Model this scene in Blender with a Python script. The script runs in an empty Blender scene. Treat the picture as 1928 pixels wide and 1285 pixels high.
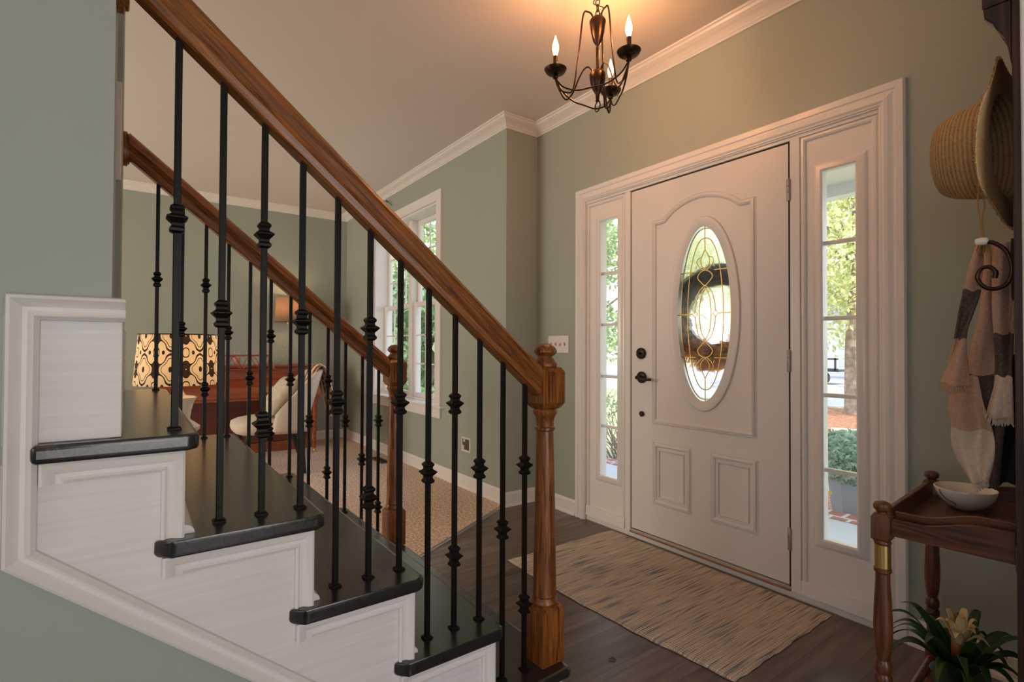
import bpy, bmesh, math, random
from mathutils import Vector, Matrix
import numpy as np
random.seed(7)
S = bpy.context.scene
COL = S.collection
PI = math.pi

# ------------------------------------------------------------ camera
f_px, yaw, pit, rol = 971.14, -0.939779, 0.0137958, 0.0038887
fw = Vector((math.sin(yaw)*math.cos(pit), math.cos(yaw)*math.cos(pit), math.sin(pit)))
r0 = Vector((math.cos(yaw), -math.sin(yaw), 0)); u0 = r0.cross(fw)
rr = r0*math.cos(rol) + u0*math.sin(rol); uu = -r0*math.sin(rol) + u0*math.cos(rol)
cam = bpy.data.cameras.new('camera'); co = bpy.data.objects.new('camera', cam); COL.objects.link(co)
cam.sensor_width = 36; cam.sensor_fit = 'HORIZONTAL'; cam.lens = f_px/1928*36
cam.clip_start = 0.02; cam.clip_end = 200
M = Matrix((rr, uu, -fw)).transposed().to_4x4(); M.translation = (0, 0, 1.12)
co.matrix_world = M
S.camera = co

# ------------------------------------------------------------ world, sun, fill lights, exposure
S.view_settings.view_transform = 'Standard'; S.view_settings.look = 'None'
S.view_settings.gamma = 1; S.view_settings.use_curve_mapping = False
S.view_settings.exposure = -0.14
w = bpy.data.worlds.new('sky'); S.world = w; w.use_nodes = True
nt = w.node_tree; nt.nodes.clear()
wo = nt.nodes.new('ShaderNodeOutputWorld'); bg = nt.nodes.new('ShaderNodeBackground')
tc = nt.nodes.new('ShaderNodeTexCoord'); sp = nt.nodes.new('ShaderNodeSeparateXYZ')
cr = nt.nodes.new('ShaderNodeValToRGB'); cr.color_ramp.elements[0].color = (0.95, 0.97, 1, 1)
cr.color_ramp.elements[1].color = (0.42, 0.62, 1, 1); cr.color_ramp.elements[0].position = 0.05
nt.links.new(tc.outputs['Generated'], sp.inputs[0]); nt.links.new(sp.outputs['Z'], cr.inputs[0])
nt.links.new(cr.outputs[0], bg.inputs[0]); bg.inputs[1].default_value = 3.1
nt.links.new(bg.outputs[0], wo.inputs[0])

def light(name, kind, loc, energy, color, size=None, rot=None, **k):
    l = bpy.data.lights.new(name, kind); l.energy = energy; l.color = color
    o = bpy.data.objects.new(name, l); COL.objects.link(o); o.location = loc
    if rot: o.rotation_euler = rot
    if kind == 'AREA':
        l.shape = 'RECTANGLE'; l.size, l.size_y = size
    elif kind == 'POINT': l.shadow_soft_size = size
    for a, b in k.items(): setattr(l, a, b)
    return o
sun = light('sun', 'SUN', (0, -5, 12), 5.0, (1, 0.95, 0.86), angle=0.03)
sun.rotation_euler = Vector((-0.55, 0.55, -1)).to_track_quat('-Z', 'Y').to_euler()
# fill lights added at unseen openings, and sky portals in the front glazing
light('rear_fill_light', 'AREA', (0.9, -3.85, 1.55), 6.5, (1.0, 0.74, 0.52), (2.2, 1.5), (PI/2, 0, 0))  # warm area light added as foyer fill, its window unseen
light('side_fill_light', 'AREA', (2.35, 0.2, 1.05), 22, (1.0, 0.89, 0.81), (1.8, 1.5), (0, PI/2, 0))  # area light added to brighten the stair side, its window unseen
light('hall_warm_fill', 'POINT', (0.55, -1.0, 2.45), 6, (1.0, .50, .25), .08)  # unseen light without fixture, added to warm the upper wall and ceiling
for nm, lc, sz in (('portal_front_window', (-4.73, 2.34, 1.5), (1.4, 1.75)), ('portal_sidelight', (-.94, 2.47, 1.1), (.15, 1.62)), ('portal_sidelight', (-2.255, 2.47, 1.1), (.17, 1.62)), ('portal_oval', (-1.592, 2.47, 1.305), (.36, .96))):
    light(nm, 'AREA', lc, 1, (1, 1, 1), sz, (-PI/2, 0, 0)).data.cycles.is_portal = True
light('dining_fill_light', 'AREA', (-4.6, -3.85, 1.5), 100, (1.0, 0.84, 0.68), (1.8, 1.5), (PI/2, 0, 0))  # area light added to brighten the dining room, its window unseen

# ------------------------------------------------------------ materials
def new_mat(name):
    m = bpy.data.materials.new(name); m.use_nodes = True
    n = m.node_tree.nodes; b = n['Principled BSDF']
    return m, m.node_tree, b
def L(t, a, b): t.links.new(a, b)
def mat(name, col, rough=0.5, metal=0.0, bump=0.0, bscale=80, var=0.0, vscale=6, spec=0.5, coat=0.0):
    m, t, b = new_mat(name)
    b.inputs['Base Color'].default_value = (*col, 1); b.inputs['Roughness'].default_value = rough
    b.inputs['Metallic'].default_value = metal; b.inputs['Specular IOR Level'].default_value = spec
    b.inputs['Coat Weight'].default_value = coat
    tcn = t.nodes.new('ShaderNodeTexCoord')
    if var:
        n = t.nodes.new('ShaderNodeTexNoise'); n.inputs['Scale'].default_value = vscale; n.inputs['Detail'].default_value = 4
        L(t, tcn.outputs['Object'], n.inputs['Vector'])
        r = t.nodes.new('ShaderNodeValToRGB'); r.color_ramp.elements[0].position = .3; r.color_ramp.elements[1].position = .7
        r.color_ramp.elements[0].color = (*[c*(1-var) for c in col], 1)
        r.color_ramp.elements[1].color = (*[min(1, c*(1+var)) for c in col], 1)
        L(t, n.outputs[0], r.inputs[0]); L(t, r.outputs[0], b.inputs['Base Color'])
    if bump:
        n = t.nodes.new('ShaderNodeTexNoise'); n.inputs['Scale'].default_value = bscale; n.inputs['Detail'].default_value = 3
        L(t, tcn.outputs['Object'], n.inputs['Vector'])
        bp = t.nodes.new('ShaderNodeBump'); bp.inputs['Strength'].default_value = bump; bp.inputs['Distance'].default_value = .002
        L(t, n.outputs[0], bp.inputs['Height']); L(t, bp.outputs[0], b.inputs['Normal'])
    return m
def wood(name, dark, lightc, rough=0.35, scale=(60, 4, 60), rot=(0, 0, 0), bump=.25, coat=0.2, detail=6, dist=1.2, mid=None):
    m, t, b = new_mat(name)
    tcn = t.nodes.new('ShaderNodeTexCoord')
    mr = t.nodes.new('ShaderNodeMapping'); mr.inputs['Rotation'].default_value = rot
    ms = t.nodes.new('ShaderNodeMapping'); ms.inputs['Scale'].default_value = scale
    n = t.nodes.new('ShaderNodeTexNoise'); n.inputs['Scale'].default_value = 1; n.inputs['Detail'].default_value = detail
    n.inputs['Distortion'].default_value = dist
    L(t, tcn.outputs['Object'], mr.inputs[0]); L(t, mr.outputs[0], ms.inputs[0]); L(t, ms.outputs[0], n.inputs['Vector'])
    r = t.nodes.new('ShaderNodeValToRGB'); r.color_ramp.elements[0].position = .34; r.color_ramp.elements[1].position = .66
    r.color_ramp.elements[0].color = (*dark, 1); r.color_ramp.elements[1].color = (*lightc, 1)
    L(t, n.outputs[0], r.inputs[0]); L(t, r.outputs[0], b.inputs['Base Color'])
    b.inputs['Roughness'].default_value = rough; b.inputs['Coat Weight'].default_value = coat; b.inputs['Coat Roughness'].default_value = .2
    bp = t.nodes.new('ShaderNodeBump'); bp.inputs['Strength'].default_value = bump; bp.inputs['Distance'].default_value = .001
    L(t, n.outputs[0], bp.inputs['Height']); L(t, bp.outputs[0], b.inputs['Normal'])
    return m
def planks():
    m, t, b = new_mat('vinyl plank floor')
    tcn = t.nodes.new('ShaderNodeTexCoord')
    mp = t.nodes.new('ShaderNodeMapping'); mp.inputs['Rotation'].default_value = (0, 0, PI/2)
    L(t, tcn.outputs['Object'], mp.inputs[0])
    br = t.nodes.new('ShaderNodeTexBrick'); br.inputs['Scale'].default_value = 1
    br.inputs['Brick Width'].default_value = 1.2; br.inputs['Row Height'].default_value = .18
    br.inputs['Mortar Size'].default_value = .0012; br.inputs['Mortar Smooth'].default_value = .3
    br.inputs['Color1'].default_value = (.7, .7, .7, 1); br.inputs['Color2'].default_value = (1, 1, 1, 1)
    br.inputs['Mortar'].default_value = (.25, .25, .25, 1); br.offset = .37
    L(t, mp.outputs[0], br.inputs['Vector'])
    ms = t.nodes.new('ShaderNodeMapping'); ms.inputs['Scale'].default_value = (26, 1.6, 1)
    L(t, tcn.outputs['Object'], ms.inputs[0])
    n = t.nodes.new('ShaderNodeTexNoise'); n.inputs['Scale'].default_value = 1; n.inputs['Detail'].default_value = 8; n.inputs['Distortion'].default_value = .8
    L(t, ms.outputs[0], n.inputs['Vector'])
    r = t.nodes.new('ShaderNodeValToRGB'); r.color_ramp.elements[0].position = .3; r.color_ramp.elements[1].position = .72
    r.color_ramp.elements[0].color = (.10, .068, .055, 1); r.color_ramp.elements[1].color = (.24, .182, .152, 1)
    L(t, n.outputs[0], r.inputs[0])
    mx = t.nodes.new('ShaderNodeMix'); mx.data_type = 'RGBA'; mx.blend_type = 'MULTIPLY'; mx.inputs[0].default_value = 1
    L(t, r.outputs[0], mx.inputs[6]); L(t, br.outputs['Color'], mx.inputs[7]); L(t, mx.outputs[2], b.inputs['Base Color'])
    b.inputs['Roughness'].default_value = .36
    bp = t.nodes.new('ShaderNodeBump'); bp.inputs['Strength'].default_value = .2; bp.inputs['Distance'].default_value = .001
    L(t, n.outputs[0], bp.inputs['Height']); L(t, bp.outputs[0], b.inputs['Normal'])
    return m
def rug_mat():
    m, t, b = new_mat('woven jute rug')
    tcn = t.nodes.new('ShaderNodeTexCoord')
    ms = t.nodes.new('ShaderNodeMapping'); ms.inputs['Scale'].default_value = (120, 4.5, 1)
    L(t, tcn.outputs['Object'], ms.inputs[0])
    n = t.nodes.new('ShaderNodeTexNoise'); n.inputs['Scale'].default_value = 1; n.inputs['Detail'].default_value = 3
    L(t, ms.outputs[0], n.inputs['Vector'])
    r = t.nodes.new('ShaderNodeValToRGB'); e = r.color_ramp.elements
    e[0].position = .30; e[0].color = (.19, .23, .27, 1); e[1].position = .70; e[1].color = (.95, .84, .68, 1)
    x = e.new(.40); x.color = (.48, .45, .42, 1); x = e.new(.46); x.color = (.74, .62, .50, 1); x = e.new(.58); x.color = (.84, .69, .54, 1)
    L(t, n.outputs[0], r.inputs[0])
    w1 = t.nodes.new('ShaderNodeTexWave'); w1.inputs['Scale'].default_value = 34; w1.bands_direction = 'X'
    w2 = t.nodes.new('ShaderNodeTexWave'); w2.inputs['Scale'].default_value = 26; w2.bands_direction = 'Y'; w2.inputs['Distortion'].default_value = 2
    L(t, tcn.outputs['Object'], w1.inputs[0]); L(t, tcn.outputs['Object'], w2.inputs[0])
    mm = t.nodes.new('ShaderNodeMath'); mm.operation = 'MULTIPLY'; L(t, w1.outputs['Fac'], mm.inputs[0]); L(t, w2.outputs['Fac'], mm.inputs[1])
    mr = t.nodes.new('ShaderNodeMapRange'); mr.inputs[3].default_value = .62; mr.inputs[4].default_value = 1.15
    L(t, mm.outputs[0], mr.inputs[0])
    mx = t.nodes.new('ShaderNodeMix'); mx.data_type = 'RGBA'; mx.blend_type = 'MULTIPLY'; mx.inputs[0].default_value = 1
    L(t, r.outputs[0], mx.inputs[6]); L(t, mr.outputs[0], mx.inputs[7]); L(t, mx.outputs[2], b.inputs['Base Color'])
    b.inputs['Roughness'].default_value = .95; b.inputs['Specular IOR Level'].default_value = .1
    bp = t.nodes.new('ShaderNodeBump'); bp.inputs['Strength'].default_value = .8; bp.inputs['Distance'].default_value = .003
    L(t, mm.outputs[0], bp.inputs['Height']); L(t, bp.outputs[0], b.inputs['Normal'])
    return m
def glass_mat(name, tint=(1, 1, 1), gloss=.06, rough=0.0):
    m, t, b = new_mat(name); t.nodes.remove(b)
    o = t.nodes['Material Output']; tr = t.nodes.new('ShaderNodeBsdfTransparent'); tr.inputs[0].default_value = (*tint, 1)
    g = t.nodes.new('ShaderNodeBsdfGlossy'); g.inputs['Roughness'].default_value = rough
    fr = t.nodes.new('ShaderNodeFresnel'); fr.inputs[0].default_value = 1.35
    ge = t.nodes.new('ShaderNodeNewGeometry'); iv = t.nodes.new('ShaderNodeMath'); iv.operation = 'SUBTRACT'; iv.inputs[0].default_value = 1
    L(t, ge.outputs['Backfacing'], iv.inputs[1]); ml = t.nodes.new('ShaderNodeMath'); ml.operation = 'MULTIPLY'; L(t, fr.outputs[0], ml.inputs[0]); L(t, iv.outputs[0], ml.inputs[1])
    mx = t.nodes.new('ShaderNodeMixShader'); L(t, ml.outputs[0], mx.inputs[0]); L(t, tr.outputs[0], mx.inputs[1]); L(t, g.outputs[0], mx.inputs[2])
    L(t, mx.outputs[0], o.inputs[0]); return m
def textured_glass(name, scale=140, strength=.6, white=.35):
    m, t, b = new_mat(name); t.nodes.remove(b); o = t.nodes['Material Output']
    tcn = t.nodes.new('ShaderNodeTexCoord'); n = t.nodes.new('ShaderNodeTexNoise'); n.inputs['Scale'].default_value = scale
    L(t, tcn.outputs['Object'], n.inputs['Vector'])
    bp = t.nodes.new('ShaderNodeBump'); bp.inputs['Strength'].default_value = strength; bp.inputs['Distance'].default_value = .004
    L(t, n.outputs[0], bp.inputs['Height'])
    rf = t.nodes.new('ShaderNodeBsdfRefraction'); rf.inputs['Roughness'].default_value = .12; rf.inputs['IOR'].default_value = 1.25
    L(t, bp.outputs[0], rf.inputs['Normal'])
    tr = t.nodes.new('ShaderNodeBsdfTransparent')
    tl = t.nodes.new('ShaderNodeBsdfTranslucent'); tl.inputs[0].default_value = (.9, .93, .9, 1)
    m1 = t.nodes.new('ShaderNodeMixShader'); m1.inputs[0].default_value = .55; L(t, rf.outputs[0], m1.inputs[1]); L(t, tr.outputs[0], m1.inputs[2])
    m2 = t.nodes.new('ShaderNodeMixShader'); m2.inputs[0].default_value = white; L(t, m1.outputs[0], m2.inputs[1]); L(t, tl.outputs[0], m2.inputs[2])
    L(t, m2.outputs[0], o.inputs[0]); return m
def leaf_mat(name, c1, c2, transl=.4, scale=9):
    m, t, b = new_mat(name); o = t.nodes['Material Output']
    tcn = t.nodes.new('ShaderNodeTexCoord'); n = t.nodes.new('ShaderNodeTexNoise'); n.inputs['Scale'].default_value = scale
    L(t, tcn.outputs['Object'], n.inputs['Vector'])
    r = t.nodes.new('ShaderNodeValToRGB'); r.color_ramp.elements[0].position = .38; r.color_ramp.elements[1].position = .62
    r.color_ramp.elements[0].color = (*c1, 1); r.color_ramp.elements[1].color = (*c2, 1); L(t, n.outputs[0], r.inputs[0])
    L(t, r.outputs[0], b.inputs['Base Color']); b.inputs['Roughness'].default_value = .5
    tl = t.nodes.new('ShaderNodeBsdfTranslucent'); L(t, r.outputs[0], tl.inputs[0])
    mx = t.nodes.new('ShaderNodeMixShader'); mx.inputs[0].default_value = transl
    L(t, b.outputs[0], mx.inputs[1]); L(t, tl.outputs[0], mx.inputs[2]); L(t, mx.outputs[0], o.inputs[0])
    return m
def shade_mat(name, col, transl=.5, pattern=False, weave=False):
    m, t, b = new_mat(name); o = t.nodes['Material Output']; src = None
    if pattern:
        uv = t.nodes.new('ShaderNodeUVMap'); sp = t.nodes.new('ShaderNodeSeparateXYZ'); L(t, uv.outputs[0], sp.inputs[0])
        def mth(op, a, b_=None, c=None):
            q = t.nodes.new('ShaderNodeMath'); q.operation = op
            for i, v in enumerate((a, b_, c)):
                if v is None: continue
                if isinstance(v, (int, float)): q.inputs[i].default_value = v
                else: L(t, v, q.inputs[i])
            return q.outputs[0]
        U = mth('MULTIPLY', sp.outputs[0], 2*PI*9); V = mth('MULTIPLY', sp.outputs[1], 2*PI*1.55)
        cu, cv = mth('COSINE', U), mth('COSINE', V)
        c2 = mth('MULTIPLY', mth('COSINE', mth('MULTIPLY', U, 2)), mth('COSINE', mth('MULTIPLY', V, 2)))
        s2 = mth('MULTIPLY', mth('COSINE', mth('MULTIPLY', U, 3)), mth('COSINE', V))
        F = mth('ADD', mth('ADD', cu, cv), mth('ADD', mth('MULTIPLY', c2, .75), mth('MULTIPLY', s2, .35)))
        l1 = mth('LESS_THAN', mth('ABSOLUTE', mth('SUBTRACT', F, .15)), .24)
        l2 = mth('LESS_THAN', mth('ABSOLUTE', mth('SUBTRACT', F, 1.75)), .24)
        l3 = mth('LESS_THAN', mth('ABSOLUTE', mth('ADD', F, 1.05)), .15)
        mk = mth('MAXIMUM', mth('MAXIMUM', l1, l2), l3)
        mx = t.nodes.new('ShaderNodeMix'); mx.data_type = 'RGBA'; L(t, mk, mx.inputs[0])
        mx.inputs[6].default_value = (*col, 1); mx.inputs[7].default_value = (.045, .03, .022, 1); src = mx.outputs[2]
    elif weave:
        tcn = t.nodes.new('ShaderNodeTexCoord'); n = t.nodes.new('ShaderNodeTexNoise'); n.inputs['Scale'].default_value = 220
        L(t, tcn.outputs['Object'], n.inputs['Vector'])
        r = t.nodes.new('ShaderNodeValToRGB'); r.color_ramp.elements[0].color = (*[c*.75 for c in col], 1); r.color_ramp.elements[1].color = (*col, 1)
        L(t, n.outputs[0], r.inputs[0]); src = r.outputs[0]
    tl = t.nodes.new('ShaderNodeBsdfTranslucent')
    if src: L(t, src, b.inputs['Base Color']); L(t, src, tl.inputs[0])
    else: b.inputs['Base Color'].default_value = (*col, 1); tl.inputs[0].default_value = (*col, 1)
    b.inputs['Roughness'].default_value = .9
    mx = t.nodes.new('ShaderNodeMixShader'); mx.inputs[0].default_value = transl
    L(t, b.outputs[0], mx.inputs[1]); L(t, tl.outputs[0], mx.inputs[2]); L(t, mx.outputs[0], o.inputs[0])
    return m
def emit(name, col, st):
    m, t, b = new_mat(name); b.inputs['Base Color'].default_value = (*col, 1)
    b.inputs['Emission Color'].default_value = (*col, 1); b.inputs['Emission Strength'].default_value = st; return m
def brick_mat(name, c1, c2, mort, bw=.2, rh=.065, ms=.01, rot=(0, 0, 0)):
    m, t, b = new_mat(name); tcn = t.nodes.new('ShaderNodeTexCoord')
    mp = t.nodes.new('ShaderNodeMapping'); mp.inputs['Rotation'].default_value = rot; L(t, tcn.outputs['Object'], mp.inputs[0])
    br = t.nodes.new('ShaderNodeTexBrick'); br.inputs['Scale'].default_value = 1; br.inputs['Brick Width'].default_value = bw
    br.inputs['Row Height'].default_value = rh; br.inputs['Mortar Size'].default_value = ms
    br.inputs['Color1'].default_value = (*c1, 1); br.inputs['Color2'].default_value = (*c2, 1); br.inputs['Mortar'].default_value = (*mort, 1)
    L(t, mp.outputs[0], br.inputs['Vector']); L(t, br.outputs['Color'], b.inputs['Base Color']); b.inputs['Roughness'].default_value = .9
    return m
def straw_mat():
    m, t, b = new_mat('woven straw'); tcn = t.nodes.new('ShaderNodeTexCoord'); sp = t.nodes.new('ShaderNodeUVMap')
    w1 = t.nodes.new('ShaderNodeTexWave'); w1.bands_direction = 'Y'; w1.inputs['Scale'].default_value = 15; w1.inputs['Distortion'].default_value = .4
    w1.inputs['Detail Scale'].default_value = 3
    L(t, sp.outputs[0], w1.inputs[0])
    n = t.nodes.new('ShaderNodeTexNoise'); n.inputs['Scale'].default_value = 260; L(t, tcn.outputs['Object'], n.inputs['Vector'])
    mm = t.nodes.new('ShaderNodeMath'); mm.operation = 'MULTIPLY_ADD'; mm.inputs[1].default_value = .55; L(t, w1.outputs['Fac'], mm.inputs[0]); L(t, n.outputs[0], mm.inputs[2])
    r = t.nodes.new('ShaderNodeValToRGB'); r.color_ramp.elements[0].position = .35; r.color_ramp.elements[1].position = .95
    r.color_ramp.elements[0].color = (.30, .165, .06, 1); r.color_ramp.elements[1].color = (.58, .37, .16, 1)
    L(t, mm.outputs[0], r.inputs[0]); L(t, r.outputs[0], b.inputs['Base Color']); b.inputs['Roughness'].default_value = .85
    bp = t.nodes.new('ShaderNodeBump'); bp.inputs['Strength'].default_value = .9; bp.inputs['Distance'].default_value = .003
    L(t, mm.outputs[0], bp.inputs['Height']); L(t, bp.outputs[0], b.inputs['Normal']); return m

SAGE = mat('sage green eggshell paint', (.355, .395, .338), .55, bump=.12, bscale=160)
CEIL = mat('ceiling paint', (.74, .69, .65), .8)
WHITE = mat('white gloss trim paint', (.81, .78, .75), .26, bump=.03, bscale=60)
DOORW = mat('white door paint', (.74, .71, .68), .42, bump=.15, bscale=120)
BRUSH = wood('brushed white stringer paint', (.71, .69, .68), (.78, .76, .745), .45, (20, 3, 90), bump=.2, coat=0, dist=.4)
TREAD = wood('black stained tread', (.006, .006, .007), (.022, .019, .018), .28, (5, 70, 45), bump=.45, coat=.6)
NOSE = wood('black stained nosing', (.007, .006, .006), (.022, .016, .013), .28, (60, 3, 60), bump=.3, coat=.2)
SLOPE = math.atan(.826)
OAK_R = wood('oak handrail', (.085, .022, .002), (.34, .105, .014), .38, (170, 6, 110), rot=(SLOPE, 0, 0), bump=.2, coat=.12)
OAK_N = wood('oak newel', (.080, .020, .003), (.33, .105, .016), .36, (95, 95, 5), bump=.3, coat=.15, dist=1.6)
IRON = mat('oil rubbed iron', (.006, .0045, .004), .42, 0, bump=.3, bscale=120, spec=.2)
BRONZE = mat('antique bronze', (.055, .030, .018), .36, .85, var=.3, vscale=30)
FLOOR = planks(); RUG = rug_mat()
CARPET = mat('beige carpet', (.68, .52, .40), 1.0, bump=1.0, bscale=260, var=.5, vscale=70, spec=.05)
GLASS = glass_mat('window glass'); TGLASS = textured_glass('seeded border glass', 140, .6, .6); TGL2 = textured_glass('rippled glass', 45, .3, .08)
BRASS = mat('brass caming', (.50, .33, .10), .32, 1.0)
BRASS2 = mat('aged brass band', (.60, .42, .15), .35, 1.0)
HW = mat('dark bronze hardware', (.022, .015, .012), .38, .7)
HINGE = mat('satin hinge', (.42, .38, .36), .4, .6)
TABLE = wood('dark walnut', (.040, .011, .004), (.17, .055, .018), .38, (60, 60, 5), bump=.2, coat=.2)
TABLE_X = wood('dark walnut rail', (.040, .011, .004), (.17, .055, .018), .38, (6, 60, 60), bump=.2, coat=.2)
RACK = wood('dark rack wood', (.020, .007, .004), (.075, .026, .013), .4, (60, 60, 4), coat=.1)
CHERRY = wood('cherry piano wood', (.20, .038, .012), (.38, .085, .028), .3, (50, 4, 50), coat=.35)
CREAM = mat('cream upholstery', (.66, .58, .48), .9, bump=.3, bscale=200)
BLACKW = mat('black chair leg', (.012, .011, .012), .35)
CERAM = mat('cream ceramic', (.74, .68, .60), .18, coat=.4)
PORC = mat('white porcelain', (.80, .77, .70), .2)
LINEN = shade_mat('linen lamp shade', (.62, .45, .32), .5, weave=True)
TRELLIS = shade_mat('trellis lamp shade', (.86, .74, .56), .45, pattern=True)
CLEAR = glass_mat('clear vessel glass')
STRAW = straw_mat()
BEIGE = mat('beige scarf weave', (.52, .33, .235), .95, bump=.5, bscale=300, var=.12, vscale=150)
CREAMF = mat('cream scarf weave', (.66, .53, .43), .95, bump=.5, bscale=300, var=.1, vscale=150)
BROWNF = mat('brown scarf weave', (.105, .072, .062), .95, bump=.6, bscale=300, var=.4, vscale=240)
BLACKF = mat('black knit', (.018, .017, .018), .95, bump=.5, bscale=200)
LEAFD = leaf_mat('bromeliad leaf', (.010, .045, .010), (.03, .10, .02), .15)
BRACT = leaf_mat('bromeliad bract', (.80, .62, .30), (.86, .70, .42), .2, 20)
BRACTR = leaf_mat('bromeliad red bract', (.40, .07, .03), (.62, .25, .12), .15, 20)
CONC = mat('porch concrete', (.62, .62, .62), .9, bump=.2, bscale=50)
DRIVE = mat('driveway concrete', (.52, .50, .50), .9, var=.1, vscale=2)
GRASS = mat('lawn grass', (.40, .42, .20), .95, var=.3, vscale=9, bump=.6, bscale=40)
MULCH = mat('pine mulch', (.36, .16, .08), .95, var=.6, vscale=30, bump=1, bscale=40)
BRICK = brick_mat('paving brick', (.42, .16, .12), (.50, .23, .18), (.72, .66, .62), .12, 4, .012)
BARK = mat('tree bark', (.30, .24, .19), .95, var=.45, vscale=8, bump=1, bscale=25)

# ------------------------------------------------------------ geometry helpers
def NB(): return bmesh.new()
_org = {}
def org(o):
    return _org.get(o.name, Vector((0, 0, 0))) if o else Vector((0, 0, 0))
def meta(o, label=None, cat=None, group=None, kind=None):
    if label: o['label'] = label
    if cat: o['category'] = cat
    if group: o['group'] = group
    if kind: o['kind'] = kind
    return o
def thing(name, label, cat, loc=(0, 0, 0), group=None, kind=None, local=False, rz=0):
    o = bpy.data.objects.new(name, None); COL.objects.link(o); o.location = loc; o.rotation_euler = (0, 0, rz)
    o.empty_display_size = .05
    _org[o.name] = Vector((0, 0, 0)) if local else Vector(loc)
    return meta(o, label, cat, group, kind)
def ob(name, bm, m, parent=None, smooth=False, bevel=0, seg=2, label=None, cat=None, group=None, kind=None, solid=0, angle=None):
    g = org(parent)
    if g.length: bmesh.ops.translate(bm, verts=bm.verts, vec=-g)
    me = bpy.data.meshes.new(name); bmesh.ops.recalc_face_normals(bm, faces=bm.faces); bm.to_mesh(me); bm.free()
    for mm in (m if isinstance(m, (list, tuple)) else [m]): me.materials.append(mm)
    if smooth:
        for p in me.polygons: p.use_smooth = True
        me.set_sharp_from_angle(angle=math.radians(angle or 40))
    o = bpy.data.objects.new(name, me); COL.objects.link(o)
    if parent: o.parent = parent; _org[o.name] = g
    if bevel:
        b = o.modifiers.new('bevel', 'BEVEL'); b.width = bevel; b.segments = seg; b.limit_method = 'ANGLE'; b.angle_limit = math.radians(40)
    if solid:
        b = o.modifiers.new('solid', 'SOLIDIFY'); b.thickness = solid; b.offset = 0
    return meta(o, label, cat, group, kind)
def box(bm, x0, x1, y0, y1, z0, z1):
    v = [bm.verts.new(p) for p in ((x0, y0, z0), (x1, y0, z0), (x1, y1, z0), (x0, y1, z0), (x0, y0, z1), (x1, y0, z1), (x1, y1, z1), (x0, y1, z1))]
    for q in ((0, 3, 2, 1), (4, 5, 6, 7), (0, 1, 5, 4), (1, 2, 6, 5), (2, 3, 7, 6), (3, 0, 4, 7)): bm.faces.new([v[i] for i in q])
    return bm
def rings(bm, rs, closed=False, cap=True):
    """list of rings (lists of points, equal length) joined into a surface"""
    V = [[bm.verts.new(p) for p in r] for r in rs]; n = len(V[0])
    for i in range(len(V) - (0 if closed else 1)):
        a, b = V[i], V[(i+1) % len(V)]
        for j in range(n): bm.faces.new((a[j], a[(j+1) % n], b[(j+1) % n], b[j]))
    if cap and not closed:
        bm.faces.new(V[0][::-1]); bm.faces.new(V[-1])
    return V
def lathe(bm, prof, c=(0, 0, 0), seg=24, axis='Z', cap=True, square=False):
    rs = []
    for r, z in prof:
        ring = []
        for k in range(4 if square else seg):
            a = 2*PI*k/seg if not square else PI/4 + k*PI/2
            q = r*(math.sqrt(2) if square else 1)
            x, y = q*math.cos(a), q*math.sin(a)
            p = (x, y, z) if axis == 'Z' else ((z, x, y) if axis == 'X' else (y, z, x))
            ring.append((c[0]+p[0], c[1]+p[1], c[2]+p[2]))
        rs.append(ring)
    rings(bm, rs, cap=cap); return bm
def catmull(pts, n=8, closed=False):
    P = [Vector(p) for p in pts]; out = []; N = len(P)
    rng = range(N if closed else N-1)
    for i in rng:
        p1, p2 = P[i], P[(i+1) % N]
        p0 = P[(i-1) % N] if (closed or i > 0) else p1*2-p2
        p3 = P[(i+2) % N] if (closed or i+2 < N) else p2*2-p1
        for k in range(n):
            t = k/n
            out.append(.5*((2*p1)+(p2-p0)*t+(2*p0-5*p1+4*p2-p3)*t*t+(3*p1-p0-3*p2+p3)*t**3))
    if not closed: out.append(P[-1])
    return out
def tube(bm, pts, r, seg=8, closed=False, cap=True):
    P = [Vector(p) for p in pts]; N = len(P); rs = []
    t0 = (P[1]-P[0]).normalized(); up = Vector((0, 0, 1)) if abs(t0.z) < .9 else Vector((1, 0, 0))
    nrm = (up - t0*up.dot(t0)).normalized()
    for i in range(N):
        a = P[(i-1) % N] if (closed or i > 0) else P[i]; b = P[(i+1) % N] if (closed or i < N-1) else P[i]
        t = (b-a).normalized(); nrm = (nrm - t*nrm.dot(t))
        nrm = nrm.normalized() if nrm.length > 1e-6 else t.orthogonal().normalized()
        bn = t.cross(nrm); q = r[i] if isinstance(r, (list, tuple)) else r
        rs.append([P[i]+nrm*(q*math.cos(2*PI*k/seg))+bn*(q*math.sin(2*PI*k/seg)) for k in range(seg)])
    rings(bm, rs, closed=closed, cap=cap); return bm
def sweep(bm, prof, path, n, closed=False):
    """profile (a,b): a sideways in the path's plane, b along plane normal n; mitred corners"""
    P = [Vector(p) for p in path]; n = Vector(n).normalized(); N = len(P); rs = []
    for i in range(N):
        d1 = (P[i]-P[i-1]).normalized() if (closed or i > 0) else None
        d2 = (P[(i+1) % N]-P[i]).normalized() if (closed or i < N-1) else None
        if d1 is None: d1 = d2
        if d2 is None: d2 = d1
        s1, s2 = n.cross(d1), n.cross(d2); m = (s1+s2)
        m = m/ (m.dot(s1)) if m.length > 1e-6 else s1
        rs.append([P[i]+m*a+n*b for a, b in prof])
    rings(bm, rs, closed=closed); return bm
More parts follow.
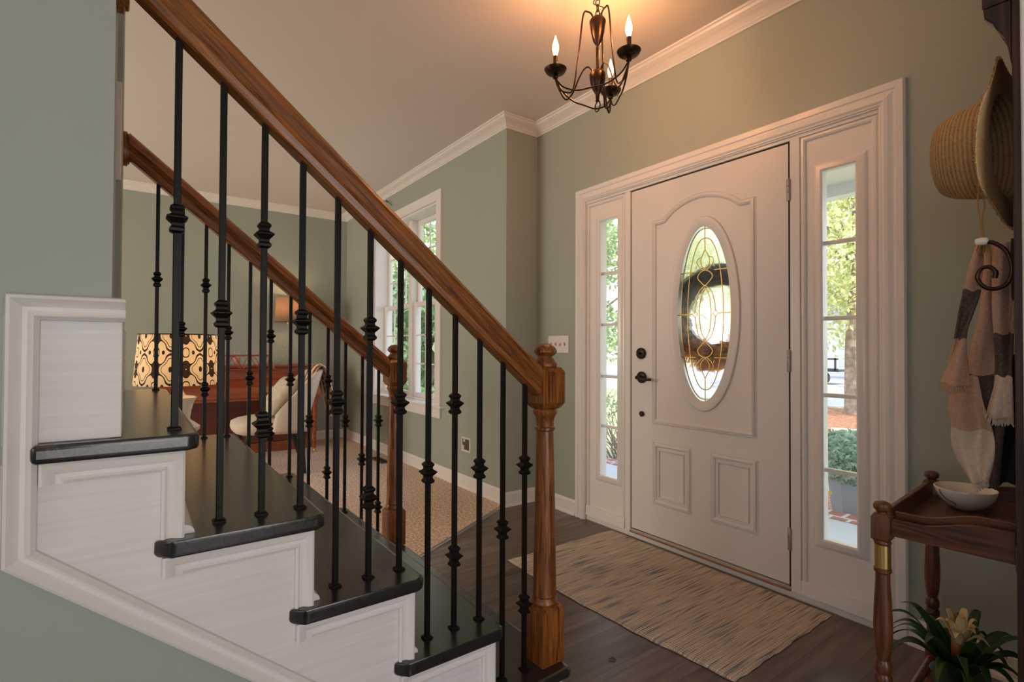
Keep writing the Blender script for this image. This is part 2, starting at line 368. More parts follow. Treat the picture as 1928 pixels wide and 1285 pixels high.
def plate(bm, outer, holes, o, ux, uz, n, th):
    """flat plate with holes: 2D loops in axes ux,uz from origin o, thickness th along n"""
    o, ux, uz, n = Vector(o), Vector(ux), Vector(uz), Vector(n)
    ed = []
    for lp in [outer]+holes:
        vs = [bm.verts.new(o+ux*a+uz*b) for a, b in lp]
        ed += [bm.edges.new((vs[i], vs[(i+1) % len(vs)])) for i in range(len(vs))]
    r = bmesh.ops.triangle_fill(bm, edges=ed, use_beauty=True, use_dissolve=False)
    fs = [g for g in r['geom'] if isinstance(g, bmesh.types.BMFace)]
    ex = bmesh.ops.extrude_face_region(bm, geom=fs)
    bmesh.ops.translate(bm, verts=[g for g in ex['geom'] if isinstance(g, bmesh.types.BMVert)], vec=n*th)
    return bm
def rect(a0, a1, b0, b1): return [(a0, b0), (a1, b0), (a1, b1), (a0, b1)]
def prism(bm, poly, o, ux, uz, n, th): return plate(bm, poly, [], o, ux, uz, n, th)
def clone(o, parent=None):
    c = o.copy(); COL.objects.link(c)
    if parent: c.parent = parent
    for ch in list(o.children): clone(ch, c)
    return c
def rnd(a, b): return random.uniform(a, b)
def grid(bm, fn, nu, nv, uvs=None):
    V = [[bm.verts.new(fn(i/nu, j/nv)) for j in range(nv+1)] for i in range(nu+1)]
    uv = bm.loops.layers.uv.verify()
    F = []
    for i in range(nu):
        for j in range(nv):
            fc = bm.faces.new((V[i][j], V[i+1][j], V[i+1][j+1], V[i][j+1])); F.append((fc, i, j))
            for lp, (a, b) in zip(fc.loops, ((i, j), (i+1, j), (i+1, j+1), (i, j+1))): lp[uv].uv = (a/nu, b/nv)
    return F

# ------------------------------------------------------------ room shell
CZ = 2.765; DW = 2.40; WW = 2.12
def struct(name, bm, m, **k): return ob(name, bm, m, kind='structure', **k)
struct('floor', box(NB(), -6.6, 2.6, -4.2, 2.56, -.12, 0), FLOOR)
struct('ceiling', box(NB(), -6.6, 2.6, -4.2, 2.56, CZ, CZ+.15), CEIL)
struct('wall_front', plate(NB(), rect(-2.975, 2.5, 0, CZ), [rect(-2.505, -.745, .0005, 2.115)], (0, DW, 0), (1, 0, 0), (0, 0, 1), (0, 1, 0), .15), SAGE)
struct('wall_return', box(NB(), -3.09, -2.975, WW, DW+.15, 0, CZ), SAGE)
struct('wall_window', plate(NB(), rect(-6.4, -3.09, 0, CZ), [rect(-5.465, -4.01, .62, 2.405)], (0, WW, 0), (1, 0, 0), (0, 0, 1), (0, 1, 0), .2), SAGE)
struct('wall_left', box(NB(), -6.55, -6.4, -4, WW+.2, 0, CZ), SAGE)
struct('wall_rear', plate(NB(), rect(-6.55, 2.5, 0, CZ), [rect(-.2, 2.0, .8, 2.3), rect(-5.5, -3.7, .75, 2.25)], (0, -4.15, 0), (1, 0, 0), (0, 0, 1), (0, 1, 0), .15), SAGE)
struct('wall_right', plate(NB(), rect(-4, 2.4, 0, CZ), [rect(-.7, 1.1, .30, 1.80)], (2.4, 0, 0), (0, 1, 0), (0, 0, 1), (1, 0, 0), .12), SAGE)
struct('wall_stairs_near', prism(NB(), [(-4, 0), (.745, 0), (.745, .03), (-.034, .68), (-.034, CZ), (-4, CZ)], (-1.147, 0, 0), (0, 1, 0), (0, 0, 1), (-1, 0, 0), .113), SAGE)
struct('wall_stairs_far', box(NB(), -2.350, -2.265, -4, -.042, 0, CZ), SAGE, bevel=.004)
struct('wall_entry', box(NB(), -.205, -.11, 1.41, DW, 0, CZ), SAGE)
# carpet in the dining room and its metal transition strip
bm = NB(); prism(bm, [(-6.4, -4), (-2.355, -4), (-2.355, .93), (-2.975, 2.07), (-2.975, 2.12), (-6.4, 2.12)], (0, 0, .0002), (1, 0, 0), (0, 1, 0), (0, 0, 1), .014)
bmesh.ops.subdivide_edges(bm, edges=bm.edges, cuts=2)
struct('floor_carpet', bm, CARPET)
bm = NB(); d = Vector((-.575, 1.11, 0)).normalized()
sweep(bm, [(-.018, 0), (-.014, .008), (0, .013), (.012, .008), (.016, 0)], [(-2.385, .945, 0), (-2.972, 2.078, 0)], (0, 0, 1))
ob('transition_strip', bm, mat('brushed metal strip', (.42, .40, .38), .35, .8), smooth=True, label='grey metal transition strip between beige carpet and plank floor', cat='floor strip')
# crown
CP = [(0, 0), (.078, 0), (.078, -.010), (.070, -.014), (.064, -.024), (.050, -.034), (.036, -.042), (.024, -.052), (.018, -.058), (.018, -.064), (.010, -.070), (.010, -.080), (0, -.080)]
def crown(name, path): struct(name, sweep(NB(), CP, path, (0, 0, 1)), WHITE)
z = CZ-.0003
crown('trim_crown', [(-.206, 1.41, z), (-.206, DW, z), (-2.975, DW, z), (-2.975, WW, z), (-6.4, WW, z), (-6.4, -4, z)])
# baseboards
BP = [(0, 0), (.022, 0), (.020, .012), (.013, .020), (.013, .085), (.009, .094), (.005, .10), (0, .10)]
def base(name, path): struct(name, sweep(NB(), BP, path, (0, 0, 1)), WHITE)
base('baseboard_front_right', [(-.206, 1.42, .0003), (-.206, DW, .0003), (-.705, DW, .0003)])
base('baseboard_front_left', [(-2.547, DW, .0003), (-2.975, DW, .0003), (-2.975, WW, .0003), (-2.99, WW, .0003)])
base('baseboard_dining', [(-2.99, WW, .0145), (-6.4, WW, .0145), (-6.4, -4, .0145)])
base('baseboard_stairs', [(-2.350, -.18, .0145), (-2.350, -4, .0145)][::-1])

# cased opening beside the camera
bm = NB(); box(bm, -.2225, -.095, 1.385, 1.409, 0, 2.3); struct('trim_opening_jamb', bm, WHITE, bevel=.003)

# ------------------------------------------------------------ entry door unit
FY = DW-.003
CAS = [(0, 0), (.090, 0), (.090, .012), (.084, .020), (.060, .020), (.056, .015), (.050, .015), (.034, .022), (.022, .024), (.014, .018), (.008, .018), (.004, .012), (0, .012)]
def casing(name, path, closed=False, prof=CAS, n=(0, -1, 0), **k):
    return ob(name, sweep(NB(), prof, path, n, closed), WHITE, **k)
door = thing('door_1', 'white front door with oval leaded glass, set between two sidelights', 'door', (-1.6, DW, 0), kind='structure')
cz = casing('door_casing', [(-2.455, DW-.0005, 0), (-2.455, DW-.0005, 2.085), (-.793, DW-.0005, 2.085), (-.793, DW-.0005, 0)], parent=door)
bm = NB()
for x0, x1, z0, z1 in ((-2.500, -2.452, 0, 2.112), (-2.118, -2.079, .03, 2.07), (-1.143, -1.100, .03, 2.07), (-.797, -.748, 0, 2.112), (-2.452, -.797, 2.07, 2.112)):
    box(bm, x0, x1, DW-.004, DW+.13, z0, z1)
ob('door_frame', bm, WHITE, door, bevel=.002)
bm = NB(); box(bm, -2.452, -.797, DW+.002, DW+.16, .0005, .03); ob('sill', bm, WHITE, door, bevel=.003)
bm = NB(); box(bm, -2.079, -1.143, DW-.012, DW+.10, .030, .040); box(bm, -2.079, -1.143, DW+.02, DW+.07, .040, .045)
al = NB(); box(al, -2.077, -1.145, DW-.008, DW+.003, .0402, .0505); ob('door_gap_glint', al, mat('bright metal gap strip', (.85, .86, .88), .25, .9), door)  # bright strip added to stand in for light leaking under the door
ob('threshold', bm, wood('oak threshold', (.16, .07, .02), (.36, .18, .07), .4, (5, 60, 60)), door, bevel=.002)
# slab with oval hole
OC = (-1.592, 1.305); OA, OB = .183, .486
def ell(a, b, n=64): return [(OC[0]+a*math.cos(2*PI*k/n), OC[1]+b*math.sin(2*PI*k/n)) for k in range(n)]
bm = NB(); plate(bm, rect(-2.072, -1.152, .055, 2.062), [ell(OA, OB)], (0, DW+.004, 0), (1, 0, 0), (0, 0, 1), (0, 1, 0), .045)
slab = ob('door_slab', bm, DOORW, door)
bm = NB()
OV = [(-.015, 0), (-.013, .006), (-.004, .011), (.004, .007), (.007, -.003), (.012, .003), (.016, 0)]
yf = DW+.0038
def face(pts): return [(a, yf, b) for a, b in pts]
cx, top, ra = -1.612, 1.842, .0
arch = [(-1.906, .705), (-1.906, top), (-1.845, top)]
for k in range(0, 21):
    t = k/20; x = -1.835+t*(-1.389+1.835); s = math.sin(PI*t)
    arch.append((x, top+.003+.088*(s**.75)*(1 if .08 < t < .92 else .9)))
arch += [(-1.379, top), (-1.318, top), (-1.318, .705)]
sweep(bm, OV, face(arch), (0, -1, 0), closed=True)
for x0, x1 in ((-1.902, -1.676), (-1.535, -1.311)):
    sweep(bm, OV, face([(x0, .575), (x1, .575), (x1, .248), (x0, .248)]), (0, -1, 0), closed=True)
    sweep(bm, [(-.005, 0), (0, .008), (.005, 0)], face([(x0+.032, .543), (x1-.032, .543), (x1-.032, .280), (x0+.032, .280)]), (0, -1, 0), closed=True)
ob('panel_moulding', bm, DOORW, slab, smooth=True)
bm = NB(); sweep(bm, [(-.020, 0), (-.016, .010), (-.006, .013), (.006, .008), (.020, .006), (.034, 0)], face(ell(OA+.008, OB+.008, 72)), (0, -1, 0), closed=True)
ob('oval_moulding', bm, DOORW, slab, smooth=True)
# leaded oval glass
gy = DW+.022
def gp(x, y): return (OC[0]+x*OA, gy, OC[1]+y*OB)
bm = NB()
N = 72
inner = [(OC[0]+px_*OA, OC[1]+py_*OB) for px_, py_ in [(.80*math.cos(2*PI*k/N), .93*math.sin(2*PI*k/N)) for k in range(N)]]
plate(bm, ell(OA+.003, OB+.003, N), [inner], (0, gy, 0), (1, 0, 0), (0, 0, 1), (0, 1, 0), .003)
ob('border_glass', bm, TGLASS, slab)
bm = NB(); prism(bm, inner, (0, gy, 0), (1, 0, 0), (0, 0, 1), (0, 1, 0), .003); ob('centre_glass', bm, TGL2, slab)
bm = NB()
def came(pts, r=.0028, closed=False, cm=True):
    p = catmull([gp(*q) for q in pts], 6, closed) if cm else [gp(*q) for q in pts]
    tube(bm, p, r, 6, closed)
def mirror(pts): return [(-x, y) for x, y in pts]
def vesica(a, b, r=.0028, y0=0):
    for s in (1, -1): came([(s*a*math.cos(t)**.9 if math.cos(t) > 0 else 0, y0+b*math.sin(t)) for t in [(-1+2*k/16)*PI/2 for k in range(17)]], r)
for k, (a, b) in enumerate(((.985, .985), (.80, .93), (.57, .825))): vesica(a, b)
came([(0, 1), (0, .825), (0, .70)], cm=False); came([(0, -1), (0, -.825), (0, -.70)], cm=False)
for y in (.465, -.475):
    for s in (1, -1): came([(s*.88, y), (s*.30, y)], cm=False)
for s in (1, -1):
    came([(s*.99, 0), (s*.42, 0)], cm=False)
    # four-point star
    came([(s*.42, 0), (s*.35, .025), (s*.33, .05), (s*.31, .025), (s*.24, 0), (s*.31, -.025), (s*.33, -.05), (s*.35, -.025)], .0022, True, False)
    # long pods
    came([(0, .285), (s*.14, .18), (s*.19, 0), (s*.14, -.18), (0, -.285)])
    came([(0, .31), (s*.20, .24), (s*.31, .10), (s*.32, .03)]); came([(0, -.31), (s*.20, -.24), (s*.31, -.10), (s*.32, -.03)])
    for q in (1, -1):
        came([(0, q*.70), (s*.13, q*.60), (s*.12, q*.53), (0, q*.48)])
        came([(s*.13, q*.62), (s*.24, q*.60), (s*.26, q*.55), (s*.12, q*.49), (0, q*.47)])
        came([(s*.30, q*.50), (s*.27, q*.53)], cm=False)
        came([(0, q*.48), (s*.16, q*.45), (s*.24, q*.40), (s*.14, q*.35), (0, q*.30)])
ob('caming', bm, BRASS, slab, smooth=True)
# hardware
def disc(bm, x, z, r, y0, y1, seg=20): lathe(bm, [(r*.9, y0), (r, y0-.004), (r, y1+.003), (r*.85, y1)], (x, 0, z), seg, 'Y')
bm = NB(); disc(bm, -1.998, 1.092, .033, yf, yf-.014); box(bm, -2.006, -1.990, yf-.040, yf-.012, 1.086, 1.098); ob('deadbolt', bm, HW, slab, smooth=True)
bm = NB(); disc(bm, -1.994, .952, .034, yf, yf-.012); tube(bm, [(-1.994, yf-.01, .952), (-1.994, yf-.045, .952)], .012, 12)
ros = ob('door_handle', bm, HW, slab, smooth=True)
bm = NB(); tube(bm, catmull([(-1.998, yf-.048, .952), (-1.97, yf-.050, .950), (-1.93, yf-.046, .942), (-1.90, yf-.042, .944)], 5), [.011]*6+[.009]*5+[.008]*5, 10); ob('lever', bm, HW, ros, smooth=True)
bm = NB(); disc(bm, -1.994, .738, .016, yf, yf-.012, 16); ob('lock_knob', bm, HW, slab, smooth=True)
for zz in (1.846, 1.067, .263):
    bm = NB(); lathe(bm, [(.008, -.050), (.009, -.046), (.009, -.016), (.007, -.015), (.009, -.014), (.009, .014), (.007, .015), (.009, .016), (.009, .046), (.005, .052)], (-1.147, DW-.006, zz), 12)
    ob('hinge', bm, HINGE, door, smooth=True)
bm = NB(); box(bm, -1.152, -1.144, DW+.001, DW+.008, .05, 2.065); box(bm, -2.079, -2.073, DW+.012, DW+.02, .05, 2.065); box(bm, -2.079, -1.144, DW+.010, DW+.02, 2.063, 2.069)
ob('weather_strip', bm, mat('black weatherstrip', (.01, .01, .01), .8), door)

def sidelight(name, label, x0, x1, gx0, gx1, gz0, gz1, mz):
    t = thing(name, label, 'window', ((x0+x1)/2, DW, 0), kind='structure')
    bm = NB(); plate(bm, rect(x0+.001, x1-.001, .0301, 2.069), [rect(gx0, gx1, gz0, gz1)], (0, DW+.006, 0), (1, 0, 0), (0, 0, 1), (0, 1, 0), .045)
    ob('sidelight_panel', bm, WHITE, t)
    bm = NB(); y = DW+.0055
    sweep(bm, [(-.012, 0), (-.012, .006), (-.004, .011), (.004, .009), (.010, .003), (.012, 0)], [(x0+.012, y, .075), (x0+.012, y, 2.058), (x1-.012, y, 2.058), (x1-.012, y, .075)], (0, -1, 0), True)
    sweep(bm, [(-.012, 0), (-.012, .010), (-.004, .014), (.012, .010), (.026, .004), (.030, 0)], [(gx0, y, gz0), (gx0, y, gz1), (gx1, y, gz1), (gx1, y, gz0)], (0, -1, 0), True)
    sweep(bm, [(0, 0), (0, .016), (.06, .010), (.06, 0)], [(x0+.003, y, .035), (x1-.003, y, .035)], (0, -1, 0))
    ob('sidelight_moulding', bm, WHITE, t, smooth=True, angle=25)
    bm = NB()
    for z in mz: box(bm, gx0, gx1, DW+.018, DW+.040, z-.009, z+.009)
    ob('muntin', bm, WHITE, t, bevel=.004)
    bm = NB(); box(bm, gx0-.004, gx1+.004, DW+.028, DW+.031, gz0-.004, gz1+.004); ob('pane', bm, GLASS, t)
    bm = NB()
    for a, b, c, d_ in ((gx0-.03, gx0, gz0-.03, gz1+.03), (gx1, gx1+.03, gz0-.03, gz1+.03), (gx0, gx1, gz0-.03, gz0), (gx0, gx1, gz1, gz1+.03)): box(bm, a, b, DW+.0515, DW+.068, c, d_)
    ob('exterior_frame', bm, WHITE, t)
sidelight('window_1', 'tall narrow white sidelight left of the front door, looking onto a twiggy bush', -2.452, -2.118, -2.338, -2.168, .305, 1.945, (1.600, 1.272, .943, .625))
sidelight('window_2', 'tall narrow white sidelight right of the front door, looking onto a potted shrub', -1.100, -.797, -1.017, -.866, .292, 1.905, (1.582, 1.254, .921, .598))

# ------------------------------------------------------------ dining room window
win = thing('window_3', 'white double hung twin window on the wall behind the staircase', 'window', (-4.73, WW, .62), kind='structure')
WC = [(0, 0), (.088, 0), (.088, .018), (.080, .020), (.010, .020), (.004, .016), (0, .016)]
ob('window_casing', sweep(NB(), WC, [(-5.465, WW-.0005, .62), (-5.465, WW-.0005, 2.405), (-4.01, WW-.0005, 2.405), (-4.01, WW-.0005, .62)], (0, -1, 0)), WHITE, win)
bm = NB(); box(bm, -5.60, -3.875, WW-.040, WW+.10, .6005, .6225); ob('window_stool', bm, WHITE, win, bevel=.006)
bm = NB(); box(bm, -5.55, -3.925, WW-.018, WW-.0005, .515, .600); ob('window_apron', bm, WHITE, win, bevel=.003)
bm = NB()
for b_ in ((-5.465, -5.445, WW+.001, WW+.20, .62, 2.405), (-4.03, -4.01, WW+.001, WW+.20, .62, 2.405), (-5.445, -4.03, WW+.001, WW+.20, 2.385, 2.405), (-5.445, -4.03, WW+.085, WW+.22, .623, .64), (-4.775, -4.705, WW+.085, WW+.19, .64, 2.385)):
    box(bm, *b_)
ob('window_frame', bm, WHITE, win, bevel=.002)
for (x0, x1) in ((-5.445, -4.775), (-4.705, -4.03)):
    for (z0, z1, y) in ((1.53, 2.385, WW+.15), (.64, 1.57, WW+.11)):
        bm = NB(); plate(bm, rect(x0, x1, z0, z1), [rect(x0+.045, x1-.045, z0+.045, z1-.045)], (0, y, 0), (1, 0, 0), (0, 0, 1), (0, 1, 0), .035)
        sh = ob('sash', bm, WHITE, win, bevel=.004)
        bm = NB(); wx = x1-x0-.09
        for k in (1, 2): box(bm, x0+.045+wx*k/3-.007, x0+.045+wx*k/3+.007, y+.008, y+.020, z0+.045, z1-.045)
        hs = [2] if z0 > 1 else [1, 2]
        if z0 > 1: hs = [1, 2]
        for k in (1, 2): box(bm, x0+.045, x1-.045, y+.008, y+.020, z0+.045+(z1-z0-.09)*k/3-.007, z0+.045+(z1-z0-.09)*k/3+.007)
        ob('muntin', bm, WHITE, sh)
        bm = NB(); box(bm, x0+.042, x1-.042, y+.013, y+.016, z0+.042, z1-.042); ob('pane', bm, GLASS, sh)
# bare hook left above the window
bm = NB(); tube(bm, catmull([(-5.12, WW-.001, 2.64), (-5.10, WW-.03, 2.65), (-5.05, WW-.035, 2.635), (-5.0, WW-.02, 2.60), (-4.99, WW-.01, 2.58)], 5), .004, 6)
ob('wall_hook', bm, BRONZE, label='small bare wire hook on the wall above the dining window', cat='hook')

# ------------------------------------------------------------ staircase
R_, RUN, YF1 = .192, .2325, 1.030
XN, XF = -1.114, -2.381           # nosing ends
SN, SF = -1.142, -2.353           # stringer faces
st = thing('staircase', 'staircase with black treads and white stringer rising left behind iron balusters', 'staircase', (-1.75, 1.0, 0))
def yf_(n): return YF1-(n-1)*RUN
for n in range(1, 8):
    yfr = yf_(n); z1 = n*R_; z0 = z1-.030
    open_ = n <= 5
    xa, xb = (XN, XF) if open_ else (-1.262, -2.263)
    yb = yfr-.305 if n <= 4 else -.134
    bm = NB()
    if n == 1: poly = [(xb, yb), (xa, yb), (xa, yfr-.0), (xa-.015, yfr+.012), (xb+.015, yfr+.012), (xb, yfr)]
    elif n == 5:
        w0 = -.0325
        poly = [(xb, -.134), (-2.3505, -.134), (-2.3505, w0), (-2.2635, w0), (-2.2635, -.16), (-1.2615, -.16), (-1.2615, w0), (-1.1465, w0), (-1.1465, -.134), (xa, -.134), (xa, yfr-.012), (xa-.012, yfr), (xb+.012, yfr), (xb, yfr-.012)]
    elif open_:
        # return nosings run on past the next riser on both open sides and end in a mitre
        yi = yfr-RUN-.035
        poly = [(xb, yb+.03), (xb+.030, yb), (xb+.030, yi), (xa-.030, yi), (xa-.030, yb), (xa, yb+.03), (xa, yfr-.012), (xa-.012, yfr), (xb+.012, yfr), (xb, yfr-.012)]
    else: poly = [(xb, yfr-.26), (xa, yfr-.26), (xa, yfr), (xb, yfr)]
    prism(bm, poly, (0, 0, z0), (1, 0, 0), (0, 1, 0), (0, 0, 1), .030)
    ob('tread', bm, TREAD, st, bevel=.0136, seg=5, smooth=True)
    # riser
    xr0, xr1 = (SF+.003, SN-.005) if open_ else (-2.263, -1.262)
    bm = NB(); box(bm, xr0, xr1, yfr-.041, yfr-.022, (n-1)*R_+.0003, z0-.0003)
    ob('riser', bm, WHITE, st)
    bm = NB(); r = .017; rs = []
    for x in (xr0, xr1): rs.append([(x, yfr-.0215, (n-1)*R_+.0005)]+[(x, yfr-.0215+r*math.cos(a), (n-1)*R_+.0005+r*math.sin(a)) for a in [k*PI/8 for k in range(5)]])
    rings(bm, rs); ob('shoe_moulding', bm, WHITE, st)
# stringers
def stringer(x, n, th):
    pts = [(yf_(1)-.0215, 0)]
    for k in range(1, 6):
        pts += [(yf_(k)-.0215, k*R_-.0305)]
        if k < 5: pts += [(yf_(k+1)-.0215, k*R_-.0305)]
    pts += [(-.033, 5*R_-.0305), (-.17, 5*R_-.0305), (-.17, .77)]
    pts += [(-.17, .785), (.76, 0)]
    q = []
    for p in pts:
        if not q or (abs(p[0]-q[-1][0])+abs(p[1]-q[-1][1])) > 1e-4: q.append(p)
    bm = NB(); prism(bm, q, (x, 0, 0), (0, 1, 0), (0, 0, 1), (n, 0, 0), th); return bm
ob('stringer', stringer(SN, -1, .0045), BRUSH, st)
ob('stringer', stringer(SF, 1, .0025), BRUSH, st)
# upper stringer block wrapping the wall ends above the fifth tread
bm = NB(); box(bm, -1.1466, SN, -.17, -.0335+.016, .9603, 1.172); box(bm, -1.262, -1.1467, -.0335, -.0175, .9603, 1.172); b1 = ob('stringer_block', bm, BRUSH, st, bevel=.002)
bm = NB(); box(bm, -2.353, -2.3505, -.17, -.0275, .9603, 1.175); box(bm, -2.35, -2.258, -.0415, -.0275, .9603, 1.175); ob('stringer_block', bm, BRUSH, st, bevel=.002)
# moulding round the outside of the stringer
MO = [(-.021, 0), (-.021, .010), (-.015, .018), (-.011, .010), (-.006, .006), (0, .008), (.007, .016), (.013, .022), (.018, .018), (.021, .008), (.021, 0)][::-1]
MO = [(-a, b) for a, b in MO]
xm = SN+.0003
ob('stringer_moulding', sweep(NB(), MO, [(xm, -.014, 1.184), (xm, -.147, 1.184), (xm, -.147, .778), (xm, .750, .010)], (1, 0, 0)), WHITE, st, smooth=True, angle=30)
# bracket mouldings under each tread
BK = [(-.018, 0), (-.018, .007), (-.013, .010), (-.009, .005), (-.002, .006), (.006, .013), (.014, .016), (.018, .014), (.018, 0)]
for n in range(1, 6):
    y1 = yf_(n)-.0405; y0 = yf_(n)-.270 if n < 5 else -.106; zt = n*R_-.0495
    zb = (n-1)*R_+.0005
    P = [(xm, y0, zt-.019), (xm, y0, zt), (xm, y1, zt), (xm, y1, zb)]
    ob('tread_bracket_moulding', sweep(NB(), BK, P, (1, 0, 0)), WHITE, st, smooth=True, angle=30)

# ------------------------------------------------------------ railings
KP = [(.0072, -.028), (.0095, -.027), (.0135, -.024), (.0140, -.019), (.0100, -.014), (.0100, -.009), (.0150, -.004), (.0195, .001), (.0195, .003), (.0150, .006), (.0105, .009), (.0100, .014), (.0135, .019), (.0130, .023), (.0095, .026), (.0072, .028)]
NP_BOX = .045
def newel(x, y, parent):
    bm = NB()
    lathe(bm, [(.0415, .1925), (.0415, .345), (.037, .356), (.030, .360)], (x, y, 0), square=True)
    z0 = .357
    lathe(bm, [(.030, z0), (.036, z0+.002), (.040, z0+.010), (.036, z0+.020), (.034, z0+.024), (.0365, z0+.030), (.0355, z0+.038), (.0345, z0+.05), (.0335, z0+.15), (.031, z0+.28), (.028, z0+.42), (.0262, z0+.50), (.0258, z0+.515), (.031, z0+.519), (.031, z0+.526), (.0265, z0+.530), (.027, z0+.545), (.0305, z0+.558), (.036, z0+.566), (.0375, z0+.574), (.034, z0+.581), (.028, z0+.584)], (x, y, 0), 28)
    lathe(bm, [(.026, .938), (.034, .944), (.042, .958), (.042, 1.050), (.034, 1.062), (.026, 1.066)], (x, y, 0), square=True)
    lathe(bm, [(.030, 1.060), (.036, 1.066), (.037, 1.074), (.033, 1.079), (.029, 1.084), (.024, 1.092), (.023, 1.096), (.030, 1.101), (.0355, 1.108), (.035, 1.114), (.029, 1.124), (.018, 1.132), (.006, 1.1345)], (x, y, 0), 28)
    return ob('newel_post', bm, OAK_N, parent, smooth=True, angle=28)
def rail_z(y): return 1.770-.826*y
def handrail(x, parent, y0=-.025, y1=.957):
    w_ = .031
    pr = [(-.014, 0), (-.020, .004), (-.024, .016), (-.022, .022), (-.026, .028), (-.031, .038), (-.030, .052), (-.024, .060), (-.012, .066), (0, .068)]
    pr = pr + [(-a, b) for a, b in pr[::-1][1:]]
    pr = [(a*1.12, b*1.12) for a, b in pr]
    k = 1/math.cos(SLOPE)
    rs = []
    for y in (y0, y1): rs.append([(x+a, y, rail_z(y)+b*k) for a, b in pr])
    bm = NB(); rings(bm, rs); return ob('handrail', bm, OAK_R, parent, smooth=True, angle=28)
def rosette(x, y, z, parent):
    bm = NB()
    for (sx, sz, a, b) in ((.040, .062, 0, .012), (.034, .055, .012, .018)):
        rs = []
        for yy, sc in ((y+a, 1), (y+b-.002, 1), (y+b, .94)): rs.append([(x+sx*sc*math.cos(t), yy, z+sz*sc*math.sin(t)) for t in [2*PI*k/32 for k in range(32)]])
        rings(bm, rs)
    return ob('rosette', bm, OAK_N, parent, smooth=True, angle=30)
KN = {0: [.350], 1: [.467], 2: [.233, .633]}
def railing(label, x, loc):
    t = thing('stair_railing', label, 'railing', loc, group='stair railings')
    for k in range(12):
        y = .063+.0776*k; n = 5 if k == 0 else (4 if k < 4 else 3 if k < 7 else 2 if k < 10 else 1)
        if k == 10: n = 1
        zb, zt = n*R_+.0006, rail_z(y)+.004
        bm = NB(); h = .0060; box(bm, x-h, x+h, y-h, y+h, zb, zt)
        b = ob('baluster', bm, IRON, t, bevel=.001, seg=1)
        bm = NB(); lathe(bm, [(.0115, 0), (.0115, .003), (.008, .006)], (x, y, zb), square=True); ob('baluster_shoe', bm, IRON, b)
        for dz in KN[k % 3]:
            bm = NB(); lathe(bm, [(a*.90, z) for a, z in KP], (x, y, rail_z(y)-dz), square=True); ob('knuckle', bm, IRON, b)
    newel(x-.008, 1.0, t)
    handrail(x, t)
    return t
rl1 = railing('near stair railing, oak handrail on black iron balusters crossing the photo', -1.19, (-1.19, 1.0, .192))
rosette(-1.19, -.0335, 1.80, rl1)
rl2 = railing('far stair railing, smaller oak handrail seen behind the near balusters', -2.305, (-2.305, 1.0, .192))
rosette(-2.31, -.0415, rail_z(-.02)+.045, rl2)

# ------------------------------------------------------------ chandelier
cc = Vector((-1.605, 1.635, 0))
ch = thing('chandelier', 'bronze chandelier with three lit candle bulbs hanging on a chain', 'chandelier', (cc.x, cc.y, CZ))
def at(r, a, z): return (cc.x+r*math.cos(a), cc.y+r*math.sin(a), z)
bm = NB()
lathe(bm, [(.003, 2.585), (.030, 2.578), (.036, 2.568), (.036, 2.560), (.033, 2.545), (.029, 2.515), (.020, 2.478), (.010, 2.462), (.0075, 2.455), (.007, 2.37), (.0075, 2.345), (.030, 2.340), (.036, 2.330), (.034, 2.305), (.028, 2.275), (.016, 2.252), (.009, 2.240), (.008, 2.215), (.010, 2.212), (.004, 2.208)], (cc.x, cc.y, 0), 24)
ob('centre_column', bm, BRONZE, ch, smooth=True)
bm = NB(); tube(bm, [(cc.x+.022*math.cos(t), cc.y-.3*.022*math.cos(t), 2.188+.022*math.sin(t)) for t in [2*PI*k/20 for k in range(20)]], .0028, 8, True)
ob('bottom_ring', bm, BRONZE, ch, smooth=True)
bm = NB()
zc = 2.600; k = 0
while zc < CZ-.02:
    a = PI/2*(k % 2)+.4
    tube(bm, [(cc.x+.009*math.cos(t)*math.cos(a), cc.y+.009*math.cos(t)*math.sin(a), zc+.017*math.sin(t)) for t in [2*PI*q/12 for q in range(12)]], .0025, 6, True)
    zc += .026; k += 1
ob('chain', bm, BRONZE, ch, smooth=True)
bm = NB(); lathe(bm, [(.004, CZ-.03), (.03, CZ-.026), (.058, CZ-.012), (.062, CZ-.001)], (cc.x, cc.y, 0), 28); ob('canopy', bm, BRONZE, ch, smooth=True)
bm = NB(); tube(bm, catmull([(cc.x, cc.y, 2.585), (cc.x+.022, cc.y+.012, 2.62), (cc.x-.018, cc.y-.008, 2.655), (cc.x+.020, cc.y, 2.70), (cc.x, cc.y, 2.745)], 6), .0022, 6); ob('wire', bm, BRONZE, ch, smooth=True)
BULB = emit('candle bulb glow', (1.0, .66, .32), 7)
A0 = [math.atan2(1.47-cc.y, -1.704-cc.x), math.atan2(1.624-cc.y, -1.414-cc.x), math.atan2(1.792-cc.y, -1.68-cc.x)]
R0 = .188
